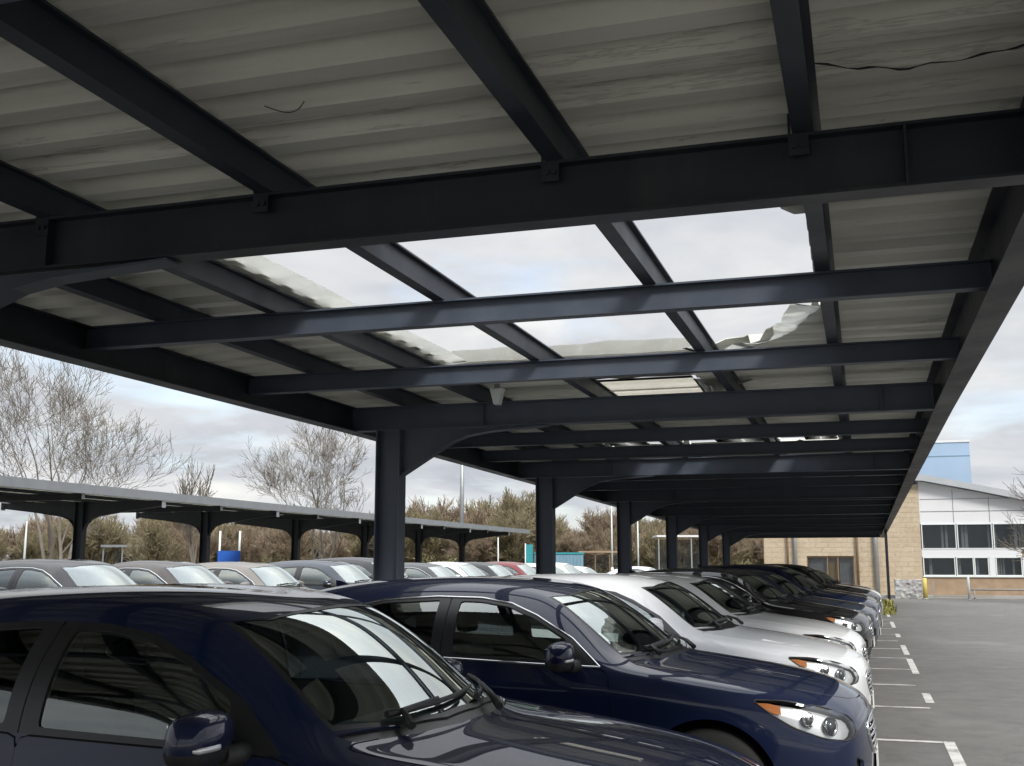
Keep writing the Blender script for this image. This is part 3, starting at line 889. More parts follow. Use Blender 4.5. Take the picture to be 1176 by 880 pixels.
ints = [2.42, .05, 7.08, 9.5] + [y + 6.65*q/3 for y in frames[1:-1] for q in (1, 2)] + [14.6, 16.6]
for y in ints:
    m = MB(); ibeam_x(m, XL0+.10, XR0+.073, y, ZI, ZP-.002, .10, .012); cb(m, 'cross_beam', M['steel_lit'])
Y0c, Y1c = -2.5, frames[-1] + .35
for x in (-.15, -1.25, -2.74, -4.05, -5.0, -6.25):
    m = MB()
    m.box(x-.055, x+.035, Y0c, Y1c, ZP, ZP+.012); m.box(x-.055, x+.060, Y0c, Y1c, ZT-.012, ZT); m.box(x+.018, x+.028, Y0c, Y1c, ZP+.013, ZT-.013)
    cb(m, 'purlin', M['purlin'])
m = MB()      # front edge beam: channel with its flanges inward
m.box(XR0, XR1, Y0c, Y1c, ZB-.004, ZB+.012); m.box(XR0, XR1, Y0c, Y1c, ZT-.012, ZT); m.box(XR0+.075, XR0+.088, Y0c, Y1c, ZB+.013, ZT-.013)
cb(m, 'edge_beam', ST)
m = MB()
m.box(XL0, XL1, Y0c, Y1c, ZB-.004, ZB+.012); m.box(XL0, XL1, Y0c, Y1c, ZP-.014, ZP-.002); m.box(XL0+.085, XL0+.098, Y0c, Y1c, ZB+.013, ZP-.015)
cb(m, 'edge_beam', ST)
for y in main_y:                                   # end plates where the arms meet the front edge
    m = MB(); m.box(XR0+.005, XR0+.07, y-.085, y+.085, ZB+.03, ZP-.03); cb(m, 'end_plate', ST)
m = MB(); m.box(XR0+.03, XR0+.16, Y0c, Y1c, ZT+.02, ZT+.16); m.box(-6.46, -6.43, Y0c, Y1c, ZT-.02, ZT+.12)
cb(m, 'gutter', M['galvanised'])
# end post under the far end of the front edge
m = MB(); m.box(XR0+.02, XR0+.12, 43.0, 43.1, 0, ZB-.006); m.box(XR0-.02, XR0+.16, 42.95, 43.15, .001, .016); cb(m, 'end_post', ST)

# roof sheets: trapezoidal fibre cement, ribs across the bay, with torn openings
def clean_cut(bm, poly):
    n = len(poly)
    for i in range(n):
        a, b = np.array(poly[i]), np.array(poly[(i+1) % n]); d = (b-a)/np.hypot(*(b-a)); L = np.hypot(*(b-a))
        fs = []
        for f in bm.faces:
            c = f.calc_center_median(); p = np.array((c.x, c.y))-a; t = p.dot(d)
            if -.5 < t < L+.5 and abs(-p[0]*d[1]+p[1]*d[0]) < .5: fs.append(f)
        g = set(fs)
        for f in fs: g.update(f.edges); g.update(f.verts)
        if fs: bmesh.ops.bisect_plane(bm, geom=list(g), plane_co=(*a, 0), plane_no=(-d[1], d[0], 0), dist=1e-5)
    dead = []
    for f in bm.faces:
        c = f.calc_center_median(); ins = False
        for q in range(n):
            (ax_, ay), (bx, by) = poly[q], poly[(q+1) % n]
            if (ay > c.y) != (by > c.y) and c.x < (bx-ax_)*(c.y-ay)/(by-ay)+ax_: ins = not ins
        if ins: dead.append(f)
    bmesh.ops.delete(bm, geom=dead, context='FACES')
PITCH, AMP = .345, .085
def rib(y):
    t = (y/PITCH) % 1.0
    return ZD + AMP*(0 if t < .34 else (t-.34)/.08 if t < .42 else 1 if t < .74 else (1-t)/.26)
m = MB(); ys = []
k = int(Y0c/PITCH)-1
while k*PITCH < Y1c+.2:
    ys += [k*PITCH, (k+.34)*PITCH, (k+.42)*PITCH, (k+.74)*PITCH]; k += 1
ys = [y for y in ys if Y0c-.1 <= y <= Y1c+.15]
xs = [-6.42, XL0-.04, -5.2, -4.6, -4.05, -3.4, -2.74, -2.0, -1.25, -.7, -.15, .35, XR1+.04]
V = [[m.bm.verts.new((x, y, rib(y))) for x in xs] for y in ys]
for a, b in zip(V, V[1:]):
    for i in range(len(xs)-1): m.bm.faces.new((a[i], b[i], b[i+1], a[i+1]))
rr = random.Random(3)
def torn(x0, x1, y0, y1, j=.03, n=7):
    """a ragged rectangle"""
    out = []
    for (a, b) in (((x0,y0),(x1,y0)), ((x1,y0),(x1,y1)), ((x1,y1),(x0,y1)), ((x0,y1),(x0,y0))):
        for t in range(n): out.append((a[0]+(b[0]-a[0])*t/n+rr.uniform(-j, j)*(t > 0), a[1]+(b[1]-a[1])*t/n+rr.uniform(-j, j)*(t > 0)))
    return out
holes = [[(-3.86, 5.9), (-3.0, 5.88), (-2, 5.91), (-1, 5.9), (-.45, 5.92), (-.40, 6.12), (-.30, 6.30), (-.225, 6.42), (-.235, 7.6), (-.22, 8.7), (-.33, 9.0), (-.5, 9.6), (-.72, 9.9), (-.95, 10.2), (-1.3, 10.32), (-2.1, 10.25), (-2.9, 10.28), (-3.4, 10.2), (-3.86, 10.3), (-3.84, 8.8), (-3.88, 7.2)],
         torn(-2.95, -1.62, 11.72, 13.45, .01), torn(-3.96, -2.84, 17.1, 18.5, .03), torn(-2.66, -1.33, 17.1, 18.5, .03), torn(-1.17, -.3, 17.2, 18.4, .03)]
for h in holes: clean_cut(m.bm, h)
roof = cb(m, 'roof_deck', M['sheet'], norm=False)
sol = roof.modifiers.new('thickness', 'SOLIDIFY'); sol.thickness = .009; sol.offset = 1
# what is left of the translucent sheets
def strip(name, pts, label=None, thick=.004):
    """ruled ragged sheet between two rows of points"""
    m = MB(); a, b = pts
    va = [m.bm.verts.new(p) for p in a]; vb = [m.bm.verts.new(p) for p in b]
    for i in range(len(a)-1):
        f = m.bm.faces.new((va[i], va[i+1], vb[i+1], vb[i])); f.smooth = True
    bmesh.ops.solidify(m.bm, geom=m.bm.faces[:], thickness=thick)
    return cb(m, name, M['grp'], label)
n = 14
def rag(t, a): return a*(math.sin(t*9.1)*.6 + math.sin(t*23.7+1)*.4)
# left upstand along the purlin
T = np.linspace(0, 1, 30)
strip('torn_rooflight', ([(-3.92, 5.7+4.6*t, ZD-.018+rag(t, .004)) for t in T], [(-3.66+rag(t, .010), 5.7+4.55*t, ZD-.004) for t in T]), 'torn white rooflight edge along the purlin')
T = np.linspace(0, 1, 22)
strip('torn_rooflight', ([(-3.8+2.55*t, 10.15+rag(t, .01), ZD-.022+rag(t*1.7, .006)) for t in T], [(-3.8+2.55*t, 10.10+rag(t*2, .015), ZD+.088+rag(t*1.3, .012)) for t in T]), 'straight white rooflight remnant along the far edge')
far_ = [(-1.42, 10.36), (-1.15, 10.36), (-.9, 10.28), (-.7, 10.0), (-.5, 9.7), (-.36, 9.2), (-.22, 8.75)]
def along(t):
    k = min(len(far_)-2, int(t*(len(far_)-1))); f = t*(len(far_)-1)-k
    return (far_[k][0]*(1-f)+far_[k+1][0]*f, far_[k][1]*(1-f)+far_[k+1][1]*f)
strip('torn_rooflight', ([(*along(t), ZD-.014) for t in T],
      [(along(t)[0]-.10-.10*t+rag(t*1.3, .05), along(t)[1]-.34-.10*math.sin(t*5)+rag(t*1.7, .06), ZD-.03-.07*math.sin(t*math.pi)+.03*math.sin(t*19)) for t in T]), 'crumpled white rooflight flap hanging at the corner')
strip('torn_rooflight', ([(-.165, 6.3+2.3*t, ZD-.0) for t in T], [(-.225+rag(t, .012), 6.3+2.3*t, ZD+.03) for t in T]), 'thin white rooflight edge beside the last opening')
# the remaining panel over the next bay
m = MB(); T = np.linspace(-2.92, -1.66, 2)
yy = np.linspace(11.6, 13.5, 21)
V = [[m.bm.verts.new((x, y, ZD-.02+.018*(1 if (i % 4) else 0))) for x in T] for i, y in enumerate(yy)]
for a, b in zip(V, V[1:]): m.bm.faces.new((a[0], b[0], b[1], a[1]))
bmesh.ops.solidify(m.bm, geom=m.bm.faces[:], thickness=.004)
cb(m, 'rooflight_panel', M['cream_sheet'], 'intact cream rooflight panel beyond the openings', norm=False)
for yy_ in (12.35, 13.05):
    m = MB(); m.box(-2.93, -1.65, yy_-.012, yy_+.012, ZD-.03, ZD-.008); cb(m, 'rooflight_batten', M['cream_sheet'])
T = np.linspace(0, 1, 9)
strip('torn_rooflight', ([(-1.66+.62*t, 11.80+.25*t, ZD-.02) for t in T], [(-1.68+.45*t, 12.9-.75*t+.06*math.sin(t*9), ZD-.02-.05*math.sin(t*3.1)) for t in T]), 'loose white corner of the cream rooflight panel')
for x0, x1 in ((-4.0, -3.3), (-2.2, -1.33), (-.8, -.3)):
    strip('rooflight_panel', ([(x0+(x1-x0)*t, 17.1, ZD+.02) for t in (0, .5, 1)], [(x0+(x1-x0)*t, 18.4, ZD+.05) for t in (0, .5, 1)]), 'dirty white rooflight strip further down the roof')

# cleats with their bolts where the purlins cross the nearest frames
for y in main_y[1:2]:
    for x in (-.15, -1.25, -2.74, -4.05, -5.0):
        m = MB(); m.box(x-.072, x-.060, y-.066, y-.054, ZP-.09, ZP+.09); m.box(x-.072, x+.012, y-.0662, y-.0545, ZP-.10, ZP-.017)
        for bx, bz in ((x-.045, ZP-.06), (x-.01, ZP-.06)):
            m.tube([(bx, y-.067, bz), (bx, y-.080, bz)], .013, 6, sm=False)
        cb(m, 'cleat', ST)
# the whole roof falls gently beyond the first column
for o in [c for c in can.children] + [d for c in can.children for d in c.children]:
    if o.type != 'MESH': continue
    b = bmesh.new(); b.from_mesh(o.data)
    if max(v.co.y for v in b.verts) > .05:
        if min(v.co.y for v in b.verts) < -.2: bmesh.ops.bisect_plane(b, geom=b.verts[:]+b.edges[:]+b.faces[:], plane_co=(0, 0, 0), plane_no=(0, 1, 0))
        for v in b.verts:
            if v.co.y > 0 and v.co.z > 1: v.co.z -= .0095*v.co.y
        b.to_mesh(o.data)
    b.free()

# a dangling wire and a light fitting under the sheets: things of their own
m = MB(); m.tube([(-2.42+.19*t, 4.07+.06*math.sin(t*3), ZD-.004-.018*math.sin(t*math.pi)) for t in np.linspace(0, 1, 12)], .0022, 6)
tag(m.build('hanging_wire', M['rubber']), 'short dark wire loop sagging from the roof sheets', 'wire')
cx_, cy_ = [-.12, .07, .26, .46, .70, .86], [4.33, 4.45, 4.50, 4.49, 4.42, 4.38]  # thin dark tube standing for a crack in the roof sheet
m = MB(); m.tube([(x, float(np.interp(x, cx_, cy_))+.012*math.sin(x*31), ZD-.010+.003*math.sin(x*19)) for x in np.linspace(-.12, .86, 26)], [.002]+[.0034+.0018*math.sin(i*1.7) for i in range(24)]+[.002], 6)
tag(m.build('sheet_crack', M['rubber']), 'ragged black crack running along the roof sheet by the right edge', 'crack')
lf = empty('light_fitting', (-3.78, 11.5, 3.45), 0, 'small white floodlight fixed under the canopy beside the first column', 'light')
m = MB(); m.box(-.03, .03, -.02, .02, .04, .10); m.build('bracket', M['galvanised'], lf)
m = MB(); m.prism([(-.075, -.05, .045), (.075, -.05, .045), (.03, -.05, -.13), (-.03, -.05, -.13)], (0, .10, 0)); m.build('housing', M['white_paint'], lf)

# ------------------------------------------------------------------ second canopy, across the aisle
c2 = empty('parking_canopy', (-22.2, 21.15, 0), 0, 'grey edged steel parking canopy standing behind the rear row of cars', 'canopy')
def c2b(mb, name, mat, par=None, label=None):
    o = mb.build(name, mat); o.data.transform(Matrix.Translation(-Vector(c2.location))); o.parent = par or c2; return o
y2 = [14.5 + 6.65*k for k in range(8)]
for y in y2:
    m = MB(); w = .15
    m.box(-22.2-w, -22.2-w+.016, y-.11, y+.11, 0, 3.421); m.box(-22.2+w-.016, -22.2+w, y-.11, y+.11, 0, 3.421); m.box(-22.2-w+.017, -22.2+w-.017, y-.008, y+.008, .01, 3.42)
    col = c2b(m, 'column', ST)
    for sx in (-1, 1):
        m = MB(); x0 = -22.2+sx*(w+.002)
        prof = [(x0, 2.58), (x0+sx*.09, 2.76), (x0+sx*.24, 2.90), (x0+sx*.5, 2.99), (x0+sx*1.5, 3.13), (x0+sx*2.68, 3.26)]
        m.prism([(x, y-.008, z) for x, z in prof] + [(x0+sx*2.68, y-.008, 3.42), (x0, y-.008, 3.42)], (0, .016, 0))
        for a, b in zip(prof, prof[1:]): m.prism([(a[0], y-.07, a[1]), (b[0], y-.07, b[1]), (b[0], y-.07, b[1]-.014), (a[0], y-.07, a[1]-.014)], (0, .14, 0))
        c2b(m, 'haunch', ST, col)
        m = MB(); xe = x0+sx*2.70; m.box(min(xe, xe+sx*.012), max(xe, xe+sx*.012), y-.09, y+.09, 3.20, 3.43); c2b(m, 'end_plate', M['galvanised'], col)
for yy_ in [y+6.65*q/2 for y in y2[:-1] for q in (1,)]:
    m = MB(); ibeam_x(m, -24.9, -19.52, yy_, 3.25, 3.42, .1); c2b(m, 'cross_beam', ST)
    m = MB(); m.box(-19.515, -19.50, yy_-.06, yy_+.06, 3.27, 3.42); c2b(m, 'end_plate', M['galvanised'])
for x in (-24.8, -23.5, -22.2, -20.9, -19.62):
    m = MB(); m.box(x-.04, x+.04, 10.5, 64.8, 3.424, 3.51); c2b(m, 'purlin', ST)
m = MB(); V = []
k0 = int(10.3/PITCH)
for i in range(k0, int(65/PITCH)):
    for q, z in ((0, 0), (.4, 0), (.54, 1), (.86, 1)): V.append([m.bm.verts.new((x, (i+q)*PITCH, 3.515+.045*z)) for x in (-25.05, -22.2, -19.36)])
for a, b in zip(V, V[1:]):
    for i in range(2): m.bm.faces.new((a[i], b[i], b[i+1], a[i+1]))
bmesh.ops.solidify(m.bm, geom=m.bm.faces[:], thickness=-.01)
c2b(m, 'roof_deck', M['sheet'])
m = MB(); m.box(-19.36, -19.30, 10.3, 65.1, 3.40, 3.64); c2b(m, 'roof_edge', M['fascia_grey'])
# ------------------------------------------------------------------ the stone building at the end of the aisle
BY = 58.0
bld = empty('office_building', (2.7, BY, 0), 0, 'low sandstone office building with white glazed bay and curved grey roof', 'building')
def bb(mb, name, mat, par=None, label=None, norm=True):
    o = mb.build(name, mat, None, norm); o.data.transform(Matrix.Translation(-Vector(bld.location))); o.parent = par or bld
    if label: o['label'] = label
    return o
XB0, XB1, XB2 = -4.8, 2.72, 14.0
def roof_z(x): return 5.95 - (x-2.72)*.215 - max(0, x-5)*.02 if x > 2.72 else 5.95
# stone wing, opening for the glazed door left out
ox0, ox1, oz = -2.72, -.46, 1.98
m = MB()
m.box(XB0, ox0, BY, BY+9, 0, 5.45); m.box(ox1, XB1, BY, BY+9, 0, 5.45); m.box(ox0, ox1, BY, BY+9, oz, 5.45); m.box(ox0, ox1, BY+1.2, BY+9, 0, oz)
bb(m, 'stone_wall', M['sandstone'])
m = MB(); m.box(ox0+.002, ox0+.06, BY+.06, BY+.14, 0.12, oz-.002); m.box(ox1-.06, ox1-.002, BY+.06, BY+.14, .12, oz-.002); m.box(ox0+.06, ox1-.06, BY+.06, BY+.14, oz-.08, oz-.002)
for x in (-1.72, -1.22): m.box(x-.03, x+.03, BY+.062, BY+.138, .12, oz-.08)
dr = bb(m, 'glazed_door', M['timber'], label='brown framed glazed doorway in the stone wall')
m = MB(); m.box(ox0+.06, ox1-.06, BY+.09, BY+.10, .12, oz-.08); bb(m, 'pane', M['bglass'], dr)
m = MB(); 
for i in range(12): m.box(ox0+.1+i*.075, ox0+.16+i*.075, BY+.3, BY+.34, .12, oz-.1)
for i in range(9): m.box(-1.15+i*.075, -1.09+i*.075, BY+.3, BY+.34, .12, oz-.1)
bb(m, 'blind', M['curtain'], dr)
m = MB(); m.box(-1.66, -1.26, BY+.28, BY+.33, .12, oz-.1); bb(m, 'curtain', M['yellow_curtain'], dr)
# glazed bay: white cladding above, two bands of windows, stone plinth
zs = [1.02, 1.92, 2.30, 3.52]
m = MB()
top = [(x, roof_z(x)-.33) for x in np.linspace(XB1+.004, XB2, 14)]
m.prism([(XB1+.004, BY+.05, zs[3])] + [(x, BY+.05, z) for x, z in top] + [(XB2, BY+.05, zs[3])], (0, .3, 0))
bb(m, 'upper_cladding', M['white_cladding'])
for x in np.arange(XB1+1.55, XB2, 1.62):
    m = MB(); m.box(x-.012, x+.012, BY+.035, BY+.049, zs[3]+.05, roof_z(x)-.47); bb(m, 'cladding_joint', M['fascia_grey'])
for z in (4.12, 4.72):
    m = MB(); m.box(XB1+.05, XB1+(5.4-z)/.215*1.0+1.2, BY+.032, BY+.034, z-.012, z+.012); bb(m, 'cladding_joint', M['fascia_grey'])
m = MB(); m.box(XB1+.004, 7.2, BY+.02, BY+.3, zs[1], zs[2]); bb(m, 'spandrel', M['white_cladding'])
m = MB(); m.box(7.202, XB2, BY+.03, BY+.3, zs[1], zs[2]); bb(m, 'spandrel', M['brown_stone'])
m = MB(); m.box(XB1+.004, XB2, BY+.02, BY+.4, 0, zs[0]-.06); bb(m, 'plinth', M['brown_stone'])
m = MB(); m.box(XB1+.004, XB2, BY-.05, BY+.3, zs[0]-.06, zs[0]); bb(m, 'sill', M['white_paint'])
rng = random.Random(5)
def window(x0, x1, z0, z1):
    m = MB(); t = .045
    m.box(x0, x1, BY, BY+.08, z0, z0+t); m.box(x0, x1, BY, BY+.08, z1-t, z1); m.box(x0, x0+t, BY+.001, BY+.079, z0+t, z1-t); m.box(x1-t, x1, BY+.001, BY+.079, z0+t, z1-t)
    w = bb(m, 'window', M['white_paint'])
    m = MB(); m.box(x0+t, x1-t, BY+.035, BY+.045, z0+t, z1-t); bb(m, 'pane', M['bglass'], w)
    m = MB(); x = x0+.1
    while x < x1-.15:
        wd = rng.uniform(.05, .16)
        if rng.random() < .45: m.box(x, x+wd, BY+.35, BY+.37, z0+.05, z1-.06)
        x += wd+rng.uniform(.03, .12)
    m.box(x0+.1, x0+.14, BY+.5, BY+.52, z0, z0+.2)
    bb(m, 'blind', M['curtain'], w)
x = XB1+.02
while x < XB2-1:
    window(x+.02, x+1.60, zs[2]+.002, zs[3]-.002); x += 1.62
for x0, x1 in ((2.76,4.22),(4.26,5.05),(5.07,5.72),(6.02,7.18),(7.40,8.9),(8.94,10.4),(10.5,12),(12.05,13.6)):
    window(x0, x1, zs[0]+.002, zs[1]-.002)
m = MB(); m.box(5.74, 6.0, BY-.02, BY+.3, zs[0]+.002, zs[1]-.002); bb(m, 'pier', M['white_cladding'])
m = MB(); m.box(7.2, 7.38, BY-.01, BY+.3, zs[0]+.002, zs[1]-.002); bb(m, 'pier', M['white_cladding'])
m = MB(); m.box(XB1+.01, XB2, BY+1.6, BY+1.7, 0.1, 4); bb(m, 'inner_wall', M['dark_room'])
m = MB(); m.box(XB1+.01, XB2, BY+.4, BY+1.6, zs[2]-.2, zs[2]-.1); bb(m, 'floor_slab', M['dark_room'])
m = MB(); m.box(XB2-.3, XB2, BY+.4, BY+9, 0, 3); bb(m, 'side_wall', M['sandstone'])
# sweeping roof
m = MB(); xs_ = np.linspace(-5.2, XB2+.5, 30)
P = [(x, BY-.45, roof_z(x)) for x in xs_] + [(x, BY-.45, roof_z(x)-.30) for x in xs_[::-1]]
a = [m.bm.verts.new(p) for p in P]; b = [m.bm.verts.new((p[0], BY+9.5, p[2])) for p in P]; n = len(P)
for i in range(n): m.bm.faces.new((a[i], a[(i+1) % n], b[(i+1) % n], b[i]))
h = len(xs_)
for i in range(h-1):
    m.bm.faces.new((a[i], a[n-1-i], a[n-2-i], a[i+1])); m.bm.faces.new((b[i], b[i+1], b[n-2-i], b[n-1-i]))
bb(m, 'roof', M['roof_metal'])
for x, r in ((-3.62, .05), (-3.25, .085), (-.28, .06), (.60, .11)):
    m = MB(); m.tube([(x, BY-.13, .05), (x, BY-.13, 5.4)], r, 10)
    for z in (1.2, 3.2): m.box(x-r-.02, x+r+.02, BY-.12, BY-.001, z-.03, z+.03)
    bb(m, 'drainpipe', M['galvanised'] if r > .06 else M['timber'])
# blue clad plant tower rising behind
tw = empty('plant_tower', (4, 72, 0), 0, 'pale blue clad tower block rising behind the grey roof', 'tower')
m = MB(); m.box(-2.9, 2.45, 0, 6, 0, 8.9); m.build('wall', M['blue_cladding'], tw)
m = MB(); m.box(-2.95, 2.5, -.05, 6.05, 8.9, 9.02); m.build('coping', M['white_cladding'], tw)
m = MB(); m.box(-2.9, 2.45, -.02, -.001, 8.05, 8.10); m.build('panel_joint', M['pale_blue'], tw)

# ------------------------------------------------------------------ small things by the building
m = MB(); m.box(1.35, 2.55, 55.6, 56.0, 0, .85); o = m.build('stone_wall', M['rubble']); tag(o, 'low rough grey stone wall before the building corner', 'wall')
bm_ = bmesh.new(); bm_.from_mesh(o.data); bmesh.ops.subdivide_edges(bm_, edges=bm_.edges[:], cuts=6, use_grid_fill=True)
for v in bm_.verts: v.co += Vector((rr.uniform(-.03, .03), rr.uniform(-.03, .03), rr.uniform(-.03, .03) if v.co.z > .1 else 0))
bm_.to_mesh(o.data); bm_.free()
def post(name, x, y, h, r, mat, label, cat, cap=True):
    e = empty(name, (x, y, 0), 0, label, cat)
    m = MB(); m.tube([(0, 0, 0), (0, 0, h*.97), (0, 0, h)], [r, r, r*.7], 12); m.build('shaft', mat, e)
    m = MB(); m.tube([(0, 0, .0), (0, 0, .04)], r*1.6, 12); m.build('base', M['galvanised'], e)
    return e
post('bollard', 2.62, 54.8, .95, .10, M['yellow_paint'], 'faded yellow bollard beside the stone wall', 'bollard')
post('bollard', 4.42, 54.0, 1.0, .055, M['white_paint'], 'slim white post standing at the kerb', 'post')
rl = empty('guard_rail', (4.6, 55.9, 0), 0, 'pale low rail running in front of the brown plinth', 'railing')
m = MB(); m.tube([(0, 0, .42), (9, 0, .42)], .04, 8); m.build('rail', M['concrete'], rl)
for x in (.2, 2.6, 5, 7.4): 
    m = MB(); m.tube([(x, 0, 0), (x, 0, .40)], .035, 8); m.build('leg', M['concrete'], rl)
pk = empty('picket_panel', (3.0, 55.7, 0), 0, 'low timber edged panel beside the yellow bollard', 'fence')
m = MB(); m.box(0, .07, 0, .07, 0, .8); m.build('post', M['concrete'], pk)
m = MB(); m.box(.08, 2.6, .02, .05, .06, .16); m.build('rail', M['concrete'], pk)
# weeds at the foot of the end post
def weed(loc, n, h, label, seed):
    r_ = random.Random(seed); m = MB()
    for i in range(n):
        a = r_.uniform(0, 6.28); l = h*r_.uniform(.4, 1.1); b = Vector((r_.uniform(-.25, .25), r_.uniform(-.5, .5), 0))
        d = Vector((math.cos(a), math.sin(a), 0))*r_.uniform(.15, .6); w = Vector((-d.y, d.x, 0)).normalized()*l*.06
        p1 = b+d*l*.4+Vector((0, 0, l*.7)); p2 = b+d*l+Vector((0, 0, l*.85))
        m.poly([b-w, b+w, p1+w*1.4, p1-w*1.4]); m.poly([p1-w*1.4, p1+w*1.4, p2])
    o = m.build('weed', M['weed_leaf'], norm=False); o.location = loc; tag(o, label, 'plant', 'weeds along the bay ends')
weed((.66, 42.2, 0), 110, .42, 'leafy weed clump at the foot of the end post', 1)
weed((.70, 39.6, 0), 80, .30, 'lower weed clump on the bay line before the end post', 2)
weed((.62, 37.6, 0), 60, .22, 'smallest weed patch growing on the worn bay end', 3)

# ------------------------------------------------------------------ bare winter trees
def grow(seed, h, spread, levels, stems=1, up=.25, r0=None, fork=3, first=.3, trunk_h=.3):
    """list of (points, radii): a recursive bare tree"""
    r_ = random.Random(seed); out = []
    def branch(p, d, L, r, lev):
        n = 5 if lev < 2 else 4 if lev < 3 else 3
        pts = [p.copy()]; rad = [r]; q = p.copy(); dd = d.copy()
        for i in range(n):
            dd = (dd + Vector((r_.gauss(0, .15), r_.gauss(0, .15), r_.gauss(0, .10)+up*.20))).normalized()
            q = q + dd*L/n; pts.append(q.copy()); rad.append(r*(1-.62*(i+1)/n))
        out.append((pts, rad, lev))
        if lev >= levels: return
        k = fork + (lev > 0) + (1 if lev == levels-1 else 0) - (r_.random() < .25)
        for j in range(k):
            t = r_.uniform(first if lev else trunk_h, .97)
            i = min(n-1, int(t*n)); f = t*n-i
            b = pts[i].lerp(pts[i+1], f); rb = rad[i]+(rad[i+1]-rad[i])*f
            ax = Vector((r_.gauss(0, 1), r_.gauss(0, 1), r_.gauss(0, .35))); ax = (ax - dd*ax.dot(dd)).normalized()
            nd = (dd*r_.uniform(.55, .95) + ax*spread*r_.uniform(.6, 1.15)).normalized()
            branch(b, nd, L*r_.uniform(.52, .74), max(rb*.66, .006), lev+1)
        branch(pts[-1], dd, L*.6, rad[-1]*.95, lev+1)
    for s_ in range(stems):
        a = 6.28*s_/max(1, stems)+r_.uniform(-.5, .5); k = 0 if stems == 1 else .42*r_.uniform(.5, 1.2)
        branch(Vector((0, 0, 0)), Vector((math.cos(a)*k, math.sin(a)*k, 1)).normalized(), h*.46, (r0 or h*.02)/(stems**.3), 0)
    return out
def tree_mesh(seed, h, spread, levels, twig=1., **kw):
    br = grow(seed, h, spread, levels, **kw)
    zm = max(p.z for pts, _, _ in br for p in pts); s = h/zm
    tr, cr = MB(), MB()
    for pts, rad, lev in br:
        pts = [p*s for p in pts]
        if lev <= 1: tr.tube(pts, [max(r, .012) for r in rad], 7 if lev == 0 else 5, cap=False)
        else: cr.tube(pts, [max(r*.9, .0075*twig) for r in rad], 3, cap=False)
    return tr, cr
def tree(name, loc, label, mats_, group=None, rz=0, **kw):
    e = empty(name, loc, rz, label, 'tree', group)
    tr, cr = tree_mesh(**kw)
    tr.build('trunk', M[mats_[0]], e, norm=False); cr.build('crown', M[mats_[1]], e, norm=False)
    return e
p = at(62, 640, 52)
tree('bare_tree', (p.x, p.y, 0), 'tall many stemmed bare tree above the left end of the far canopy', ('bark_pale', 'bark_pale'), rz=R(150), seed=14, h=11.4, spread=.70, levels=5, stems=5, up=.55, fork=2, twig=1.0, r0=.17)
p = at(372, 640, 62)
tree('bare_tree', (p.x, p.y, 0), 'rounded bare tree standing alone just left of the first column', ('bark', 'bark_pale'), seed=7, h=9.8, spread=.70, levels=5, stems=4, up=.5, fork=2, twig=1.1, r0=.15)
p = at(228, 640, 66)
tree('birch_tree', (p.x, p.y, 0), 'slim birch between the two large bare trees', ('bark_pale', 'bark_pale'), seed=21, h=7.6, spread=.40, levels=3, stems=1, up=.8, fork=6, twig=1.8, r0=.12)
p = at(120, 640, 48)
tree('bare_tree', (p.x-.0, p.y+3, 0), 'small bare tree behind the leftmost column of the far canopy', ('bark', 'twig_olive'), seed=33, h=4.0, spread=.8, levels=4, stems=3, up=.4, fork=4, twig=1.4, r0=.14)
p = at(1222, 640, 50)
iv = tree('bare_tree', (p.x+.6, p.y, 0), 'bare tree with ivy at the right edge in front of the building', ('bark', 'bark'), seed=8, h=6.4, spread=.8, levels=4, stems=2, up=.4, fork=3, twig=1.3, r0=.10)
m = MB(); r_ = random.Random(4)
for i in range(1500):
    q = Vector((r_.gauss(0, .55), r_.gauss(0, .5), r_.gauss(2.1, .75)))
    if q.z < .1: continue
    s_ = r_.uniform(.05, .10); u = Vector((r_.gauss(0, 1), r_.gauss(0, 1), r_.gauss(0, 1))).normalized(); v = u.orthogonal().normalized()
    m.poly([q-u*s_, q+v*s_*.6, q+u*s_, q-v*s_*.6])
m.build('ivy', M['leaf_olive'], iv, norm=False)

# the wood behind: scrubby trees, each one a thing, a few kinds
protos = []
for i, (mt, sp, st, lv, sd) in enumerate((('twig_brown', .62, 4, 4, 41), ('twig_olive', .7, 5, 4, 42), ('twig_brown', .5, 3, 4, 43), ('twig_olive', .55, 6, 4, 44), ('twig_brown', .75, 5, 4, 45))):
    tr, cr = tree_mesh(seed=sd, h=6., spread=sp, levels=lv, stems=st, up=.45, fork=4, twig=2.3, r0=.10)
    protos.append((tr.mesh('trunk', M['bark']), cr.mesh('crown', M[mt])))
def leafy(seed, n, rx, h, mat, size=(.07, .16)):
    r_ = random.Random(seed); m = MB()
    cl = [(Vector((r_.uniform(-rx, rx), r_.uniform(-rx, rx), r_.uniform(.15, .9)*h)), r_.uniform(.3, .8)) for _ in range(16)]
    for i in range(n):
        c, rad = r_.choice(cl)
        q = c + Vector((r_.gauss(0, .45), r_.gauss(0, .45), r_.gauss(0, .4)))*rad
        if q.z < 0: continue
        s_ = r_.uniform(*size); u = Vector((r_.gauss(0, 1), r_.gauss(0, 1), r_.gauss(0, 1))).normalized(); v = u.orthogonal().normalized()
        m.poly([q-u*s_, q+v*s_*.55, q+u*s_, q-v*s_*.55])
    return m.mesh('crown', M[mat])
bushes = [leafy(1, 1500, 1.3, 2.3, 'leaf_olive'), leafy(2, 1500, 1.2, 2.0, 'leaf_dark'), leafy(3, 1300, 1.5, 3.2, 'leaf_olive')]
r_ = random.Random(77)
def inst(name, me_parts, loc, rz, s, label, cat, group):
    e = empty(name, loc, rz, label, cat, group); e.scale = (s, s, s*r_.uniform(.9, 1.12))
    for nm, me in me_parts: link(bpy.data.objects.new(nm, me), e)
    return e
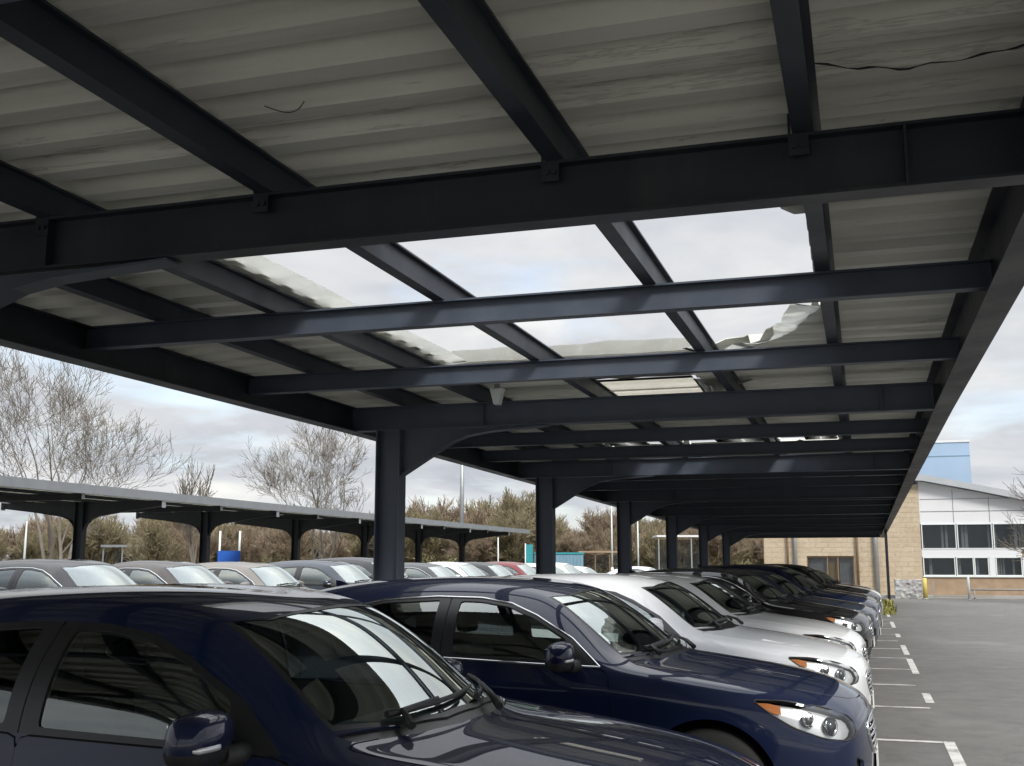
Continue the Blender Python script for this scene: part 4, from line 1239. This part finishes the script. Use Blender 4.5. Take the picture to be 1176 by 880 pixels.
for i in range(125):
    u = r_.uniform(-60, 900)
    D = r_.uniform(75, 108)
    q = at(u, 640, D)
    k = r_.randrange(5)
    hgt = (.60+.38*r_.random())*(D/88)**.8
    if 455 < u < 520 or 570 < u < 620: hgt *= 1.22
    if u < 200: hgt *= .95
    inst('scrub_tree', (('trunk', protos[k][0]), ('crown', protos[k][1])), (q.x, q.y, -.05), r_.uniform(0, 6.28), hgt,
         ['brown twigged bare tree in the wood behind the car park', 'olive tinged bare tree in the wood behind the car park'][k in (1, 3)], 'tree', 'brown trees of the wood' if k not in (1, 3) else 'olive trees of the wood')
for i in range(34):
    u = r_.uniform(-60, 890); D = r_.uniform(72, 88); q = at(u, 640, D); k = r_.randrange(3)
    inst('evergreen_bush', (('crown', bushes[k]),), (q.x, q.y, -.05), r_.uniform(0, 6.28), r_.uniform(.4, .8),
         ['pale olive bush at the edge of the wood', 'dark green bush at the edge of the wood', 'tall olive bush at the edge of the wood'][k], 'bush', ['pale olive bushes', 'dark green bushes', 'tall olive bushes'][k])

# ------------------------------------------------------------------ lamp posts, boards, shelters beyond
def lamp(loc, h, r, label, arm=True, mat='galvanised'):
    e = empty('lamp_post', loc, 0, label, 'lamp post')
    m = MB(); m.tube([(0, 0, 0), (0, 0, 1.4)], r*1.5, 10); m.tube([(0, 0, 1.35), (0, 0, h*.6), (0, 0, h)], [r, r*.85, r*.6], 10); m.build('pole', M[mat], e)
    if arm:
        m = MB(); m.prism([(-.1, -.16, h), (.75, -.16, h+.06), (.75, -.16, h+.14), (-.1, -.16, h+.12)], (0, .32, 0)); m.build('lamp_head', M[mat], e)
    return e
p = at(530, 640, 68); lamp((p.x, p.y, 0), 9.5, .16, 'tall grey lamp post seen between the first two columns')
p = at(28, 640, 58); lamp((p.x, p.y, 0), 3.6, .06, 'short pale pole by the leftmost white barrier', False, 'white_paint')
p = at(170, 640, 56); lamp((p.x, p.y, 0), 3.4, .07, 'white pole beside the glass shelter', False, 'white_paint')
p = at(703, 640, 60); lamp((p.x, p.y, 0), 5.2, .05, 'thin pale pole to the left of the third column', False, 'white_paint')
p = at(733, 640, 58); lamp((p.x, p.y, 0), 4.2, .045, 'thin pale pole to the right of the third column', False, 'white_paint')
p = at(572, 640, 60); lamp((p.x, p.y, 0), 3.0, .05, 'stubby white pole near the end of the far canopy', False, 'white_paint')
# blue board on two posts
p = at(263, 640, 50)
e = empty('sign_board', (p.x, p.y, 0), R(25), 'plain bright blue board between two white posts', 'sign')
m = MB(); m.box(-.48, .48, -.03, .03, 1.05, 2.15); m.build('board', M['blue_board'], e)
for x in (-.42, .42):
    m = MB(); m.tube([(x, .07, 0), (x, .07, 3.0)], .045, 8); m.build('post', M['white_paint'], e)
# white barriers
for u, D, w, lab in ((18, 52, 1.8, 'white tubular barrier by the short pale pole'), (70, 52, 1.6, 'white tubular barrier left of the leftmost column'),):
    p = at(u, 640, D)
    e = empty('barrier', (p.x, p.y, 0), R(20), lab, 'barrier')
    m = MB(); m.tube([(-w/2, 0, 1.55), (w/2, 0, 1.55)], .05, 8); m.build('rail', M['white_paint'], e)
    for x in (-w/2, w/2):
        m = MB(); m.tube([(x, 0, 0), (x, 0, 1.55)], .05, 8); m.build('leg', M['white_paint'], e)
def shelter(u, D, w, d, h, label, mat, roofm, glass=True):
    p = at(u, 640, D); e = empty('shelter', (p.x, p.y, 0), R(18), label, 'shelter')
    m = MB(); m.box(-w/2-.1, w/2+.1, -.1, d+.1, h, h+.10); m.build('roof', M[roofm], e)
    for x in np.linspace(-w/2, w/2, 4):
        m = MB(); m.box(x-.03, x+.03, 0, .06, 0, h-.002); m.build('post', M[mat], e)
    if glass:
        m = MB(); m.box(-w/2, w/2, d-.02, d, .3, h-.1); m.build('glass_wall', M['bglass'], e)
    m = MB(); m.box(-w/2, w/2, d-.06, d-.03, 1.0, 1.05); m.build('rail', M['white_paint'], e)
    return e
shelter(151, 54, 2.6, 1.4, 2.35, 'grey glass walled shelter behind the rear row of cars', 'galvanised', 'galvanised')
shelter(692, 62, 2.4, 1.4, 2.2, 'reddish framed shelter beside the pale blue container', 'timber', 'brown_stone')
shelter(785, 60, 2.6, 1.6, 3.0, 'white roofed shelter seen beyond the fourth column', 'galvanised', 'white_cladding')
p = at(642, 640, 60); e = empty('container', (p.x, p.y, 0), R(18), 'pale blue storage container beyond the second column', 'container')
m = MB()
m.box(-1.3, 1.3, 0, 2, .1, 2.1)
for i in range(14): m.box(-1.25+i*.185, -1.17+i*.185, -.035, -.001, .25, 2.0)
m.build('body', M['pale_blue'], e)
m = MB(); m.box(-1.34, 1.34, -.04, 2.04, 2.1, 2.2); m.build('roof', M['teal_board'], e)
p = at(608, 640, 56); e = empty('banner', (p.x, p.y, 0), R(18), 'upright teal banner just left of the second column', 'banner')
m = MB(); m.box(-.17, .17, -.02, .02, .8, 2.55); m.build('panel', M['teal_board'], e)
m = MB(); m.tube([(-.2, 0, 0), (-.2, 0, 2.6)], .03, 8); m.build('pole', M['white_paint'], e)
# fence along the wood
fe = empty('fence', (-30, 62, 0), 0, 'low pale post and rail fence along the edge of the wood', 'fence')
for zz in (.55, .95):
    m = MB(); m.box(-22, 26, -.02, .02, zz-.05, zz+.05); m.build('rail', M['concrete'], fe)
for i in range(17):
    m = MB(); m.box(-22.06+3*i, -21.94+3*i, .021, .12, 0, 1.1); m.build('post', M['concrete'], fe)
# ------------------------------------------------------------------ the parked cars
protoB = car_proto('hatch', True)                    # chrome window line
protoC = car_proto('sedan', True)
protoD = car_proto('suv', False)
protoA = copy_tree(protoB)
for c in list(protoA.children):
    if c.name.startswith('window_chrome'): bpy.data.objects.remove(c)
protoA.name = 'parked_car'
P = {'A': protoA, 'B': protoB, 'C': protoC, 'D': protoD}
used = set()
def paint_tree(o, col):
    o.color = (*col, 1)
    for c in o.children: paint_tree(c, col)
NAVY, NAVY2, SILV, PALE = (.0045, .0105, .040), (.0042, .0098, .038), (.66, .67, .68), (.72, .73, .74)
BLACK, GREY, BRONZ, BEIGE = (.008, .008, .009), (.035, .037, .041), (.040, .033, .028), (.15, .137, .12)
SLATE, RED, WHITE, BLUEG = (.025, .035, .055), (.14, .010, .012), (.66, .66, .65), (.028, .036, .05)
def car(k, x, y, col, label, group, scale=1.0, rz=0.0):
    o = P[k] if k not in used else copy_tree(P[k]); used.add(k)
    o.location = (x, y, 0); o.rotation_euler = (0, 0, rz); o.scale = (1+(scale-1)*.4, 1+(scale-1)*.4, scale)
    paint_tree(o, col); tag(o, label, 'car', group); return o
G1, G2, G3 = 'cars parked nose out under the canopy', 'cars parked in the rear row', 'cars far behind under the second canopy'
front = [
 ('A', -.23, 4.05, NAVY, 'dark blue car nearest the camera with black window pillars'),
 ('B', .03, 7.30, NAVY2, 'dark blue car with chrome window line parked next to the nearest car'),
 ('A', .03, 10.30, SILV, 'silver car with amber cornered headlamp behind the chrome trimmed blue car'),
 ('C', .0, 13.35, PALE, 'pale silver car between the silver car and the black car'),
 ('B', .10, 17.5, BLACK, 'black car with chrome window line after the two silver cars'),
 ('A', .22, 20.5, SLATE, 'slate blue car parked just beyond the black car'),
 ('D', .30, 23.5, NAVY, 'navy tall car two places beyond the black car'),
 ('C', .30, 26.5, GREY, 'dark grey saloon in the middle of the far half of the row'),
 ('D', .40, 29.6, BLACK, 'black tall car near the far end of the row'),
 ('B', .45, 32.7, SILV, 'silver car last but one before the end post'),
 ('A', .40, 35.8, SLATE, 'slate car last in the row before the end post'),
]
rj = random.Random(9)
for i, (k, x, y, c, l) in enumerate(front): car(k, x, y, c, l, G1, 1.0 if i < 3 else rj.uniform(.985, 1.02), 0 if i < 2 else rj.uniform(-.022, .022))
back = [
 ('C', -9.3, 11.5, BLACK, 'black saloon cut off by the left edge of the photo'),
 ('B', -9.3, 14.25, BLACK, 'black car with pale mirror in the rear row'),
 ('C', -9.4, 17.2, BRONZ, 'bronze saloon in the rear row behind the nearest roof'),
 ('B', -9.4, 20.2, BEIGE, 'beige car in the rear row next to the bronze saloon'),
 ('A', -9.4, 23.1, BLUEG, 'blue grey car in the rear row left of the first column'),
 ('D', -9.5, 26.1, BLACK, 'black tall car in the rear row right behind the first column'),
 ('B', -9.4, 29.1, GREY, 'dark grey car just right of the first column in the rear row'),
 ('C', -9.4, 32.0, SILV, 'silver saloon second to the right of the first column'),
 ('A', -9.4, 35.0, BLACK, 'black car third to the right of the first column'),
 ('A', -9.4, 38.0, RED, 'red car far along the rear row'),
 ('B', -9.4, 41.0, SILV, 'far silver car after the red car'),
 ('C', -9.4, 44.0, WHITE, 'white saloon last in the rear row'),
]
for k, x, y, c, l in back: car(k, x+rj.uniform(-.25, .2), y+rj.uniform(-.12, .12), c, l, G2, rj.uniform(1.08, 1.12), rj.uniform(-.03, .03))
far = [
 ('A', -18.6, 27.6, WHITE, 'white car far behind the bronze saloon roof'),
 ('D', -18.8, 30.8, WHITE, 'white tall car under the far canopy behind the beige car'),
 ('D', -18.6, 38.5, BLACK, 'black tall car with pale roof line under the far canopy'),
 ('B', -18.6, 42.0, GREY, 'grey car under the far canopy right of the black tall car'),
 ('A', -18.6, 47.0, GREY, 'grey car under the far end of the second canopy'),
 ('C', -18.6, 51.5, BLACK, 'black saloon under the far end of the second canopy'),
 ('A', -13.0, 49.5, SILV, 'lone silver car seen between the second and third columns'),
 ('B', -10.4, 50.5, WHITE, 'lone white car seen between the third and fourth columns'),
 ('C', -7.6, 51.5, SILV, 'lone silver saloon seen between the fourth and fifth columns'),
]
for k, x, y, c, l in far: car(k, x, y, c, l, G3)
# ------------------------------------------------------------------ sky, light, camera
SUN_EL, SUN_AZ = R(42), R(142)          # behind cloud, from behind the camera to the right
w = bpy.data.worlds.new('World'); scene.world = w; w.use_nodes = True
nt = w.node_tree; N = nt.nodes; Lk = nt.links
bg = N['Background']; bg.inputs[1].default_value = .10
sky = N.new('ShaderNodeTexSky'); sky.sky_type = 'NISHITA'; sky.sun_disc = False
sky.sun_elevation = SUN_EL; sky.sun_rotation = SUN_AZ; sky.dust_density = 2.0
tc = N.new('ShaderNodeTexCoord')
sep = N.new('ShaderNodeSeparateXYZ'); Lk.new(tc.outputs['Generated'], sep.inputs[0])
# a flat cloud deck: project the direction on a plane overhead
mz = N.new('ShaderNodeMath'); mz.operation = 'MAXIMUM'; Lk.new(sep.outputs[2], mz.inputs[0]); mz.inputs[1].default_value = .0
az = N.new('ShaderNodeMath'); az.operation = 'ADD'; Lk.new(mz.outputs[0], az.inputs[0]); az.inputs[1].default_value = .16
dv = N.new('ShaderNodeVectorMath'); dv.operation = 'DIVIDE'; Lk.new(tc.outputs['Generated'], dv.inputs[0])
cmb = N.new('ShaderNodeCombineXYZ')
for i in range(3): Lk.new(az.outputs[0], cmb.inputs[i])
Lk.new(cmb.outputs[0], dv.inputs[1])
def noise(scale, det, off):
    mp = N.new('ShaderNodeMapping'); Lk.new(dv.outputs[0], mp.inputs[0]); mp.inputs['Location'].default_value = off; mp.inputs['Scale'].default_value = (1, 1, .25)
    n = N.new('ShaderNodeTexNoise'); Lk.new(mp.outputs[0], n.inputs[0]); n.inputs['Scale'].default_value = scale; n.inputs['Detail'].default_value = det; n.inputs['Roughness'].default_value = .55
    n.inputs['Distortion'].default_value = .3
    return n.outputs[0]
def ramp(fac, stops):
    n = N.new('ShaderNodeValToRGB'); Lk.new(fac, n.inputs[0]); e = n.color_ramp.elements
    while len(e) < len(stops): e.new(.5)
    for el, (p, c) in zip(e, stops): el.position = p; el.color = (*c, 1) if hasattr(c, '__len__') else (c, c, c, 1)
    return n.outputs[0]
cover = ramp(noise(1.3, 7, (3.1, 1.7, .4)), [(.26, .55), (.44, 1)])          # thin breaks only
shade = ramp(noise(1.5, 8, (.3, 5.2, 1.1)), [(.30, (.58, .615, .675)), (.46, (.745, .775, .82)), (.60, (.90, .91, .92)), (.74, (1.17, 1.15, 1.08))])
sc = N.new('ShaderNodeVectorMath'); sc.operation = 'SCALE'; Lk.new(shade, sc.inputs[0]); zr = N.new('ShaderNodeMapRange'); zr.interpolation_type = 'SMOOTHSTEP'; Lk.new(sep.outputs[2], zr.inputs[0])
for i_, v_ in ((1, .40), (2, .95), (3, 2.9), (4, 11.0)): zr.inputs[i_].default_value = v_     # overcast: brighter overhead than near the horizon
Lk.new(zr.outputs[0], sc.inputs['Scale'])
mx = N.new('ShaderNodeMix'); mx.data_type = 'RGBA'; Lk.new(cover, mx.inputs[0]); Lk.new(sky.outputs[0], mx.inputs[6]); Lk.new(sc.outputs[0], mx.inputs[7])
Lk.new(mx.outputs[2], bg.inputs[0])
sun = bpy.data.lights.new('sun', 'SUN'); sun.energy = 1.0; sun.angle = R(14); sun.color = (1, .96, .90)
so = link(bpy.data.objects.new('sun', sun)); 
d = Vector((math.sin(SUN_AZ)*math.cos(SUN_EL), math.cos(SUN_AZ)*math.cos(SUN_EL), math.sin(SUN_EL)))
so.rotation_euler = d.to_track_quat('Z', 'Y').to_euler(); so.location = d*30
cam = bpy.data.cameras.new('camera'); co = link(bpy.data.objects.new('camera', cam)); scene.camera = co
co.location = (0, 0, EYE)
pitch = math.atan(208/1270.); yaw = math.atan(404/math.hypot(1270., 208))
co.rotation_euler = (R(90)+pitch, 0, yaw)
cam.sensor_width = 36; cam.lens = 36*1270./1176.; cam.clip_start = .05; cam.clip_end = 3000
vs = scene.view_settings; vs.view_transform = 'Standard'; vs.look = 'None'; vs.gamma = 1; vs.exposure = 1.66; vs.use_curve_mapping = False
scene.render.resolution_x, scene.render.resolution_y = 1024, 766
cy = scene.cycles
cy.max_bounces = 8; cy.diffuse_bounces = 4; cy.glossy_bounces = 4; cy.transmission_bounces = 6; cy.transparent_max_bounces = 16
cy.caustics_reflective = False; cy.caustics_refractive = False; cy.use_denoising = True; cy.sample_clamp_indirect = 8
